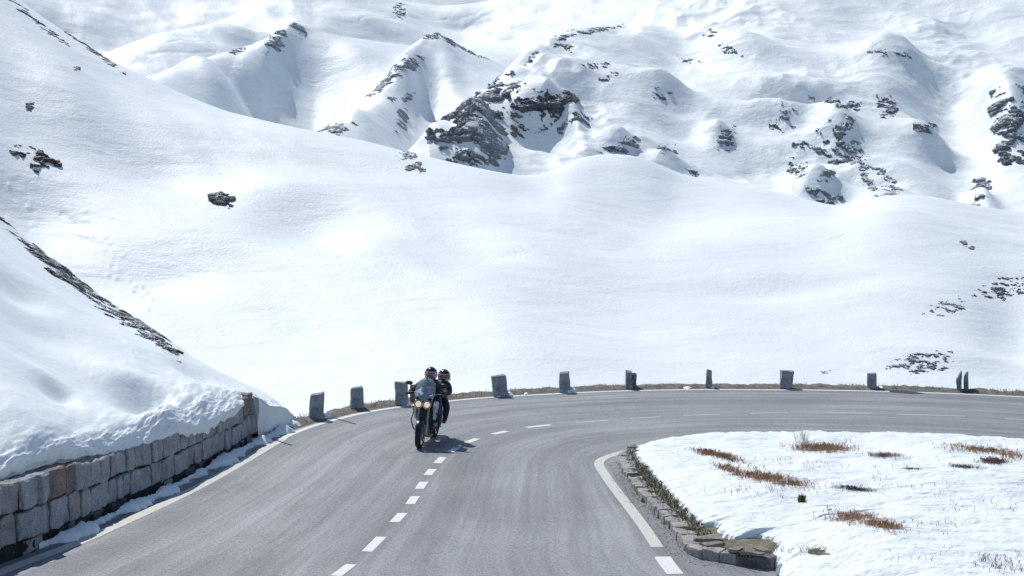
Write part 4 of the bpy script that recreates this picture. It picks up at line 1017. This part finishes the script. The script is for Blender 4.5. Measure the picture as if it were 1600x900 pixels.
def shape(bm, pts, half, bev=0, axis='X'):
    """a plate: outline in (y, z) extruded to +-half in x, or a list of half widths per point"""
    hw = half if isinstance(half, (list, tuple)) else [half]*len(pts)
    a = [bm.verts.new((-h, y, z)) for (y, z), h in zip(pts, hw)]; b = [bm.verts.new((h, y, z)) for (y, z), h in zip(pts, hw)]
    bm.faces.new(a); bm.faces.new(b[::-1]); n = len(pts)
    for i in range(n): bm.faces.new((a[i], b[i], b[(i+1) % n], a[(i+1) % n]))
    bmesh.ops.recalc_face_normals(bm, faces=bm.faces[:])
    if bev: bmesh.ops.bevel(bm, geom=bm.edges[:], offset=bev, segments=2, affect='EDGES', clamp_overlap=True)
def box(bm, c, s, bev=.01, rot=None):
    b2 = bmesh.new(); bmesh.ops.create_cube(b2, size=1)
    for v in b2.verts: v.co = Vector((v.co.x*s[0], v.co.y*s[1], v.co.z*s[2]))
    if bev: bmesh.ops.bevel(b2, geom=b2.edges[:], offset=bev, segments=2, affect='EDGES', clamp_overlap=True)
    if rot: bmesh.ops.rotate(b2, verts=b2.verts, matrix=Euler(rot).to_matrix(), cent=(0, 0, 0))
    bmesh.ops.translate(b2, verts=b2.verts, vec=c)
    me = bpy.data.meshes.new('t'); b2.to_mesh(me); b2.free(); bm.from_mesh(me); bpy.data.meshes.remove(me)
def ball(bm, c, s, sub=3):
    b2 = bmesh.new(); bmesh.ops.create_icosphere(b2, subdivisions=sub, radius=1)
    for v in b2.verts: v.co = Vector((v.co.x*s[0]+c[0], v.co.y*s[1]+c[1], v.co.z*s[2]+c[2]))
    me = bpy.data.meshes.new('t'); b2.to_mesh(me); b2.free(); bm.from_mesh(me); bpy.data.meshes.remove(me)
def P_(name, m, parent, fn, smooth=True):
    bm = bmesh.new(); fn(bm); bmesh.ops.recalc_face_normals(bm, faces=bm.faces[:]); o = bobj(name, bm, m, parent, smooth)
    if smooth:
        o.data.set_sharp_from_angle(angle=math.radians(40))
    return o

fx, fy = gp(655, 700); YAW = math.radians(8.5); LEAN = math.radians(4.5)
bike_loc = Vector((fx, fy, 0))+Matrix.Rotation(-YAW, 3, 'Z') @ Vector((0, .75, 0))
ROT = (0, LEAN, -YAW)
bike = thing('motorcycle', 'black touring motorcycle with two round lit headlights coming round the bend', 'motorcycle', bike_loc, ROT)
def wheel(yc, wdt, disc):
    r = .305
    rim = P_('wheel', M.steel, bike, lambda bm: (lathe(bm, [(-wdt*.38, .225), (wdt*.38, .225), (wdt*.38, .242), (-wdt*.38, .242)], at=(0, yc, .305)), lathe(bm, [(-.06, .045), (.06, .045), (.06, .02), (-.06, .02)], seg=20, at=(0, yc, .305)),
        [tube(bm, [(0, yc+math.cos(a)*.03, .305+math.sin(a)*.03), (0, yc+math.cos(a)*.23, .305+math.sin(a)*.23)], [.018, .012], 6) for a in [k*math.pi/5 for k in range(10)]]))
    P_('tyre', M.tyre, rim, lambda bm: lathe(bm, [(-wdt*.36, .238), (-wdt*.5, .258), (-wdt*.46, .288), (-wdt*.25, .304), (0, .309), (wdt*.25, .304), (wdt*.46, .288), (wdt*.5, .258), (wdt*.36, .238)], at=(0, yc, .305), seg=56))
    for s in disc: P_('brake_disc', M.chrome, rim, lambda bm: lathe(bm, [(s*.075-.003, .155), (s*.075+.003, .155), (s*.075+.003, .09), (s*.075-.003, .09)], at=(0, yc, .305), seg=36))
    return rim
wheel(-.75, .12, (-1, 1)); wheel(.75, .17, (1,))
for s in (-1, 1):
    fk = P_('fork_leg', M.steel, bike, lambda bm: tube(bm, [(s*.105, -.75, .30), (s*.105, -.66, .52), (s*.105, -.64, .56), (s*.105, -.44, 1.03)], [.030, .033, .022, .022], 12))
    P_('brake_caliper', M.dark, fk, lambda bm: box(bm, (s*.075, -.62, .36), (.05, .07, .12), .01))
def mud(bm, yc=-.75, a0=25, a1=150, R0=.33, hw=.075, th=.008):
    rows = []
    for d in range(a0, a1+1, 5):
        a = math.radians(d); row = []
        for (x, dr) in [(-hw, -.03), (-hw*.7, 0), (0, .012), (hw*.7, 0), (hw, -.03), (hw*.98, -.03-th), (hw*.68, -th), (0, .012-th), (-hw*.68, -th), (-hw*.98, -.03-th)]:
            row.append(bm.verts.new((x, yc-math.cos(a)*(R0+dr), .305+math.sin(a)*(R0+dr))))
        rows.append(row)
    for r0, r1 in zip(rows, rows[1:]):
        for k in range(10): bm.faces.new((r0[k], r0[(k+1) % 10], r1[(k+1) % 10], r1[k]))
    bm.faces.new(rows[0]); bm.faces.new(rows[-1][::-1])
P_('front_mudguard', M.black, bike, lambda bm: mud(bm)); P_('rear_mudguard', M.black, bike, lambda bm: mud(bm, .75, 60, 175, .35, .09))
eng = P_('engine', M.dark, bike, lambda bm: (box(bm, (0, -.02, .42), (.34, .46, .30), .04), box(bm, (0, -.18, .62), (.26, .20, .24), .03, (.4, 0, 0)), box(bm, (0, .1, .62), (.24, .18, .2), .03, (-.3, 0, 0))))
for s in (-1, 1): P_('engine_cover', M.steel, eng, lambda bm: lathe(bm, [(s*.17, .11), (s*.205, .10), (s*.215, .05), (s*.215, .01), (s*.17, .01)], at=(0, .05, .40), seg=24))
for s in (-1, 1): P_('header_pipe', M.gold, eng, lambda bm: tube(bm, [(s*.06, -.27, .64), (s*.08, -.37, .58), (s*.09, -.40, .42), (s*.09, -.34, .24), (s*.07, -.15, .17)], .022, 10))
P_('radiator', M.dark, bike, lambda bm: box(bm, (0, -.40, .66), (.30, .05, .24), .01, (-.15, 0, 0)))
P_('bash_plate', M.steel, bike, lambda bm: shape(bm, [(-.36, .33), (-.30, .17), (.12, .15), (.12, .18), (-.28, .21), (-.33, .34)], .12))
for s in (-1, 1): P_('crash_bar', M.dark, bike, lambda bm: tube(bm, [(s*.10, -.34, .80), (s*.26, -.38, .72), (s*.31, -.34, .52), (s*.26, -.26, .32), (s*.12, -.12, .24)], .014, 8))
P_('fuel_tank', M.black, bike, lambda bm: shape(bm, [(-.42, .84), (-.38, 1.0), (-.2, 1.07), (0, 1.02), (.14, .88), (.12, .76), (-.3, .74)], [.10, .15, .18, .17, .10, .11, .15], .03))
for s in (-1, 1):
    def shroud(bm, s=s):
        o_ = [(-.52, .92), (-.40, 1.0), (-.20, .95), (-.16, .80), (-.26, .66), (-.34, .56), (-.42, .60), (-.44, .76)]
        a = [bm.verts.new((s*(.19+.05*(y+.5)*(z > .7)), y, z)) for y, z in o_]; b = [bm.verts.new((s*(.235+.05*(y+.5)*(z > .7)), y+.01, z)) for y, z in o_]
        bm.faces.new(a); bm.faces.new(b[::-1])
        for i in range(len(o_)): bm.faces.new((a[i], b[i], b[(i+1) % len(o_)], a[(i+1) % len(o_)]))
    P_('side_fairing', M.silver, bike, shroud)
P_('front_fairing', M.black, bike, lambda bm: (shape(bm, [(-.70, .90), (-.70, 1.02), (-.62, 1.12), (-.48, 1.12), (-.42, .98), (-.46, .86)], [.14, .17, .17, .17, .18, .15], .02)))
for s in (-1, 1):
    hl = P_('headlight', M.chrome, bike, lambda bm: lathe(bm, [(-.60, .06), (-.70, .092), (-.735, .095), (-.735, .085), (-.62, .05)], 'Y', 28, at=(s*.095, 0, .955)))
    P_('headlight_lens', M.lamp, hl, lambda bm: lathe(bm, [(-.722, .0005), (-.738, .0005), (-.736, .045), (-.728, .066), (-.715, .066)], 'Y', 28, at=(s*.095, 0, .955)))
    P_('turn_signal', M.amber, bike, lambda bm: ball(bm, (s*.25, -.56, .86), (.035, .03, .022)))
    P_('handlebar', M.steel, bike, lambda bm: tube(bm, [(0, -.42, 1.08), (s*.10, -.42, 1.10), (s*.24, -.38, 1.15), (s*.42, -.30, 1.13)], .014, 10)) if s == 1 else P_('handlebar', M.steel, bike, lambda bm: tube(bm, [(0, -.42, 1.08), (s*.10, -.42, 1.10), (s*.24, -.38, 1.15), (s*.42, -.30, 1.13)], .014, 10))
    P_('grip', M.tyre, bike, lambda bm: tube(bm, [(s*.31, -.352, 1.142), (s*.43, -.295, 1.128)], .020, 12))
    P_('hand_guard', M.dark, bike, lambda bm: (tube(bm, [(s*.26, -.44, 1.15), (s*.36, -.46, 1.14), (s*.44, -.40, 1.12), (s*.45, -.31, 1.12)], [.02, .034, .034, .014], 8)))
    mi = P_('mirror', M.dark, bike, lambda bm: (tube(bm, [(s*.28, -.37, 1.15), (s*.33, -.42, 1.26), (s*.37, -.40, 1.33)], .009, 8), ball(bm, (s*.40, -.40, 1.35), (.085, .022, .045))))
    P_('mirror_glass', M.mirror, mi, lambda bm: ball(bm, (s*.40, -.385, 1.35), (.075, .012, .037)))
    P_('foot_peg', M.steel, bike, lambda bm: tube(bm, [(s*.10, .20, .34), (s*.27, .20, .34)], .016, 8)); P_('foot_peg', M.steel, bike, lambda bm: tube(bm, [(s*.12, .55, .46), (s*.26, .55, .46)], .015, 8))
def screen(bm):
    rows = []
    for j in range(15):
        v = j/14; row = []
        for i in range(17):
            u = i/16*2-1; wd = .225*math.sqrt(max(.02, 1-((v-.42)/.60)**2))
            row.append((u*wd, -.70+.24*v+.10*(u*u)*.9-.03*math.sin(v*3), 1.02+.47*v))
        rows.append(row)
    A_ = [[bm.verts.new(p) for p in r] for r in rows]; B_ = [[bm.verts.new((p[0], p[1]+.006, p[2])) for p in r] for r in rows]
    for G, fl in ((A_, 1), (B_, -1)):
        for r0, r1 in zip(G, G[1:]):
            for k in range(16): bm.faces.new((r0[k], r0[k+1], r1[k+1], r1[k])[::fl])
    for k in range(16): bm.faces.new((A_[0][k], B_[0][k], B_[0][k+1], A_[0][k+1])); bm.faces.new((A_[-1][k], B_[-1][k], B_[-1][k+1], A_[-1][k+1]))
    for j in range(14): bm.faces.new((A_[j][0], B_[j][0], B_[j+1][0], A_[j+1][0])); bm.faces.new((A_[j][16], B_[j][16], B_[j+1][16], A_[j+1][16]))
P_('windscreen', M.screen, bike, screen)
P_('seat', M.dark, bike, lambda bm: shape(bm, [(.08, .84), (.25, .86), (.38, .90), (.46, .93), (.85, .96), (.88, .90), (.5, .82), (.12, .76)], [.11, .16, .17, .16, .13, .11, .13, .10], .02))
P_('tail_unit', M.silver, bike, lambda bm: shape(bm, [(.40, .86), (.90, .92), (1.02, .93), (1.0, .86), (.5, .76)], [.12, .11, .07, .06, .09], .015))
P_('luggage_rack', M.steel, bike, lambda bm: [tube(bm, [(x, .80, .98), (x, 1.08, 1.0)], .009, 6) for x in (-.09, 0, .09)]+[tube(bm, [(-.1, 1.07, 1.0), (.1, 1.07, 1.0)], .009, 6)])
P_('exhaust', M.chrome, bike, lambda bm: tube(bm, [(-.10, .1, .25), (-.16, .35, .30), (-.19, .50, .40), (-.2, .60, .44), (-.22, 1.0, .56)], [.022, .024, .03, .052, .052], 14))
P_('swing_arm', M.steel, bike, lambda bm: [tube(bm, [(s*.10, .18, .38), (s*.12, .75, .305)], .03, 8) for s in (-1, 1)]+[tube(bm, [(-.1, .22, .375), (.1, .22, .375)], .03, 8)])
P_('frame', M.dark, bike, lambda bm: [tube(bm, [(s*.05, -.38, .98), (s*.13, -.15, .80), (s*.14, .15, .70), (s*.12, .9, .86)], .022, 8) for s in (-1, 1)]+[tube(bm, [(-.13, .15, .7), (.13, .15, .7)], .022, 8), tube(bm, [(s*.1, -.3, .3) if 0 else (0, -.42, .8), (0, -.36, 1.02)], .03, 8)])

# ---- people
def skin_mesh(name, verts, edges, radii, m, parent, sub=2, root=0):
    me = bpy.data.meshes.new(name+'_cage'); me.from_pydata([Vector(v) for v in verts], edges, []); ob = bpy.data.objects.new(name+'_cage', me); COL.objects.link(ob)
    md = ob.modifiers.new('s', 'SKIN'); md.use_smooth_shade = True
    for i, r in enumerate(radii):
        sv_ = me.skin_vertices[0].data[i]; sv_.radius = r if isinstance(r, tuple) else (r, r); sv_.use_root = (i == root)
    m2 = ob.modifiers.new('d', 'SUBSURF'); m2.levels = sub; m2.render_levels = sub
    dg = bpy.context.evaluated_depsgraph_get(); dg.update(); nm = bpy.data.meshes.new_from_object(ob.evaluated_get(dg))
    bpy.data.objects.remove(ob); bpy.data.meshes.remove(me); nm.name = name
    nm.materials.clear(); nm.materials.append(m); nm.polygons.foreach_set('use_smooth', [True]*len(nm.polygons))
    return link(bpy.data.objects.new(name, nm), parent)
def person(label, J, mats, loc, rot, headturn, marks):
    """J: dict of joints in bike space; the root stays on the hips"""
    root = thing('person', label, 'person', loc, rot)
    names = ['hip', 'waist', 'chest', 'neck', 'chin', 'crown']; V = [J[n] for n in names]; R = [(.15, .11), (.135, .10), (.155, .11), (.052, .052), (.078, .085), (.07, .08)]
    Ed = [(i, i+1) for i in range(5)]
    def add(p, r, par): V.append(p); R.append(r); Ed.append((par, len(V)-1)); return len(V)-1
    seg = {}
    for s, k in ((-1, 'l'), (1, 'r')):
        sh = add(J['sh'+k], .062, 2); el = add(J['el'+k], .045, sh); wr = add(J['wr'+k], .030, el); pa = add(J['ha'+k], (.036, .022), wr)
        hp = add(J['hp'+k], .095, 0); kn = add(J['kn'+k], .062, hp); an = add(J['an'+k], .042, kn); to = add(J['to'+k], (.042, .035), an); seg[k] = (sh, el, wr, pa, hp, kn, an, to)
    body = skin_mesh('body', V, Ed, R, M.skin, root)
    # face features on the continuous head
    # clothing
    def grow(idx, extra, nm, m, add_=None):
        mp = {i: n for n, i in enumerate(idx)}; e2 = [(mp[a], mp[b]) for a, b in Ed if a in mp and b in mp]
        rr_ = [tuple(q+extra for q in (R[i] if isinstance(R[i], tuple) else (R[i], R[i]))) for i in idx]
        return skin_mesh(nm, [V[i] for i in idx], e2, rr_, m, root)
    l, r = seg['l'], seg['r']
    # jacket: hips to collar with both sleeves, sleeves end at the wrist
    jk = grow([0, 1, 2, 3, l[0], l[1], l[2], r[0], r[1], r[2]], .024, 'jacket', mats['jacket'])
    grow([0, l[4], l[5], l[6], r[4], r[5], r[6]], .022, 'trousers', mats['trousers'])
    for k in 'lr':
        s_ = seg[k]
        an, to = Vector(V[s_[6]]), Vector(V[s_[7]]); kn = Vector(V[s_[5]])
        skin_mesh('boot', [an+(kn-an)*.42, an, an+(to-an)*.1+Vector((0, 0, -.03)), to, to+(to-an)*.25], [(0, 1), (1, 2), (2, 3), (3, 4)], [.066, .060, (.055, .06), (.050, .045), (.042, .035)], M.boot, root)
        # glove with palm, four fingers and a thumb curled round what they hold
        wr, pa = Vector(V[s_[2]]), Vector(V[s_[3]]); d = (pa-wr).normalized(); side = Vector(J['side'+k]).normalized(); curl = Vector(J['curl'+k]).normalized()
        gv = [wr, wr+(pa-wr)*.5, pa]; ge = [(0, 1), (1, 2)]; gr = [.040, (.046, .030), (.044, .026)]
        for q, (off, ln) in enumerate([(-.033, .8), (-.011, 1.0), (.011, .95), (.033, .75)]):
            b0 = pa+side*off; p1 = b0+d*.032*ln; p2 = p1+(d*.35+curl*.8).normalized()*.030*ln; p3 = p2+(curl*.7-d*.5).normalized()*.026*ln; i = len(gv)
            gv += [b0, p1, p2, p3]; ge += [(2, i), (i, i+1), (i+1, i+2), (i+2, i+3)]; gr += [.013, .0125, .0115, .010]
        b0 = wr+(pa-wr)*.45+side*-.038; i = len(gv); gv += [b0, b0+(d+curl).normalized()*.034-side*.01, b0+(d*.5+curl*1.4).normalized()*.062]; ge += [(1, i), (i, i+1), (i+1, i+2)]; gr += [.015, .013, .011]
        skin_mesh('glove', gv, ge, gr, M.glove, root, sub=1)
    # helmet with an opening, padded chin bar and visor
    hc = (Vector(J['chin'])+Vector(J['crown']))/2+Vector((0, -.005, .01)); RT = Euler((.08, 0, headturn)).to_matrix()
    def hpt(th, ph, k): 
        st, ct = math.sin(ph), math.cos(ph); x = math.sin(th)*st*.142*k; y = -math.cos(th)*st*.163*k; z = ct*.155*k
        if ct < -.2: y *= 1+.08*math.cos(th)
        return hc+RT @ Vector((x, y, z))
    def shell(bm):
        n, mrow = 48, 22; grid = {}
        for j in range(mrow+1):
            for i in range(n): 
                ph = math.pi*.86*j/mrow; th = 2*math.pi*i/n
                for kk_, lay_ in ((1.0, 0), (.90, 1)): grid[i, j, lay_] = bm.verts.new(hpt(th, max(ph, .02), kk_))
        def hole(i, j):
            th = (2*math.pi*(i+.5)/n); th = th-2*math.pi if th > math.pi else th; ph = math.pi*.86*(j+.5)/mrow
            return abs(th) < 1.15 and 1.25 < ph < 1.82
        cells = [(i, j) for i in range(n) for j in range(mrow) if not hole(i, j)]
        for (i, j) in cells:
            i2 = (i+1) % n
            bm.faces.new((grid[i, j, 0], grid[i, j+1, 0], grid[i2, j+1, 0], grid[i2, j, 0])); bm.faces.new((grid[i, j, 1], grid[i2, j, 1], grid[i2, j+1, 1], grid[i, j+1, 1]))
            for (a, b, ni, nj) in (((i, j), (i2, j), i, j-1), ((i, j+1), (i2, j+1), i, j+1), ((i, j), (i, j+1), (i-1) % n, j), ((i2, j), (i2, j+1), i2, j)):
                if (nj < 0) or (nj < mrow and not hole(ni, nj)): continue
                try: bm.faces.new((grid[a[0], a[1], 0], grid[b[0], b[1], 0], grid[b[0], b[1], 1], grid[a[0], a[1], 1]))
                except ValueError: pass
    he = P_('helmet', M.helmet, root, shell)
    def vis(bm):
        rows = []
        for j in range(9):
            ph = 1.27+.52*j/8; rows.append([bm.verts.new(hpt(-1.15+2.3*i/20, ph, 1.02)) for i in range(21)])
        for r0, r1 in zip(rows, rows[1:]):
            for k in range(20): bm.faces.new((r0[k], r0[k+1], r1[k+1], r1[k]))
        bmesh.ops.solidify(bm, geom=bm.faces[:], thickness=.003)
    P_('visor', M.visor, he, vis)
    def band(bm, p0=1.0, p1=1.17, t0=-1.9, t1=1.9, k=1.022):
        rows = [[bm.verts.new(hpt(t0+(t1-t0)*i/24, p0+(p1-p0)*j/3, k)) for i in range(25)] for j in range(4)]
        for r0, r1 in zip(rows, rows[1:]):
            for q in range(24): bm.faces.new((r0[q], r0[q+1], r1[q+1], r1[q]))
        bmesh.ops.solidify(bm, geom=bm.faces[:], thickness=.003)
    P_('helmet_stripe', M.white, he, lambda bm: band(bm, 1.05, 1.20)); P_('helmet_stripe', M.chrome, he, lambda bm: band(bm, 1.80, 2.25, -1.6, 1.6, 1.03))
    for s in (-1, 1): P_('helmet_stripe', M.white, he, lambda bm: band(bm, 1.25, 1.8, s*1.22, s*1.62, 1.022))
    # eyes and mouth on the face behind the visor
    fc = hc+RT @ Vector((0, -.085, .01))
    for s in (-1, 1): P_('eye', M.white, body, lambda bm: ball(bm, fc+RT @ Vector((s*.03, -.004, .005)), (.012, .008, .008), 2))
    P_('nose', M.skin, body, lambda bm: ball(bm, fc+RT @ Vector((0, -.012, -.018)), (.011, .016, .022), 2))
    for (c, sz, rt) in marks: P_('jacket_panel', M.white, jk, lambda bm: box(bm, c, sz, .004, rt))
    return root
rj = dict(hip=(0, .26, .93), waist=(0, .20, 1.08), chest=(0, .06, 1.30), neck=(0, -.02, 1.46), chin=(0, -.05, 1.555), crown=(0, -.035, 1.68),
          shl=(-.19, .05, 1.37), ell=(-.36, -.10, 1.20), wrl=(-.385, -.26, 1.155), hal=(-.375, -.325, 1.155), shr=(.19, .05, 1.37), elr=(.36, -.10, 1.20), wrr=(.385, -.26, 1.155), har=(.375, -.325, 1.155),
          hpl=(-.13, .20, .92), knl=(-.26, -.18, .74), anl=(-.22, .16, .42), tol=(-.22, .04, .36), hpr=(.13, .20, .92), knr=(.28, -.18, .74), anr=(.22, .16, .42), tor=(.22, .04, .36),
          sidel=(1, -.35, 0), curll=(0, -.2, -1), sider=(-1, -.35, 0), curlr=(0, -.2, -1))
pj = dict(hip=(.02, .64, 1.0), waist=(.04, .60, 1.14), chest=(.10, .50, 1.35), neck=(.15, .44, 1.50), chin=(.175, .40, 1.585), crown=(.18, .41, 1.70),
          shl=(-.09, .47, 1.41), ell=(-.24, .28, 1.22), wrl=(-.17, .08, 1.14), hal=(-.11, .035, 1.13), shr=(.28, .47, 1.41), elr=(.36, .28, 1.22), wrr=(.22, .08, 1.14), har=(.15, .035, 1.13),
          hpl=(-.12, .60, .99), knl=(-.27, .30, .84), anl=(-.24, .52, .54), tol=(-.24, .40, .48), hpr=(.15, .60, .99), knr=(.31, .30, .84), anr=(.25, .52, .54), tor=(.25, .40, .48),
          sidel=(0, -.2, 1), curll=(.8, -.3, 0), sider=(0, -.2, 1), curlr=(-.8, -.3, 0))
def squash(J, k, z0=.9):
    for n, p in J.items():
        if n[:4] not in ('side', 'curl') and n[:2] not in ('wr', 'ha') and p[2] > z0: J[n] = (p[0], p[1], z0+(p[2]-z0)*k)
squash(rj, .88)
for n in pj:
    if n[:4] not in ('side', 'curl', 'wrl', 'wrr') : pj[n] = (pj[n][0]+.035, pj[n][1], pj[n][2]-(.08 if pj[n][2] > .9 else .06))
squash(pj, .82)
person('person in black jacket and blue trousers steering the motorcycle, white stripe on helmet', rj, dict(jacket=M.jacket, trousers=M.jeans), bike_loc, ROT, .15,
       [((.20, -.015, 1.40), (.07, .02, .03), (0, 0, .3)), ((.27, -.045, 1.33), (.05, .02, .025), (.3, 0, .4)), ((.10, -.065, 1.33), (.05, .015, .03), (.2, 0, 0)), ((-.22, -.01, 1.37), (.05, .02, .025), (0, 0, -.3))])
person('person in dark plum jacket and black trousers riding pillion behind the driver', pj, dict(jacket=M.jacket2, trousers=M.trousers), bike_loc, ROT, .25, [((.36, .40, 1.38), (.03, .05, .025), (0, 0, .2))])
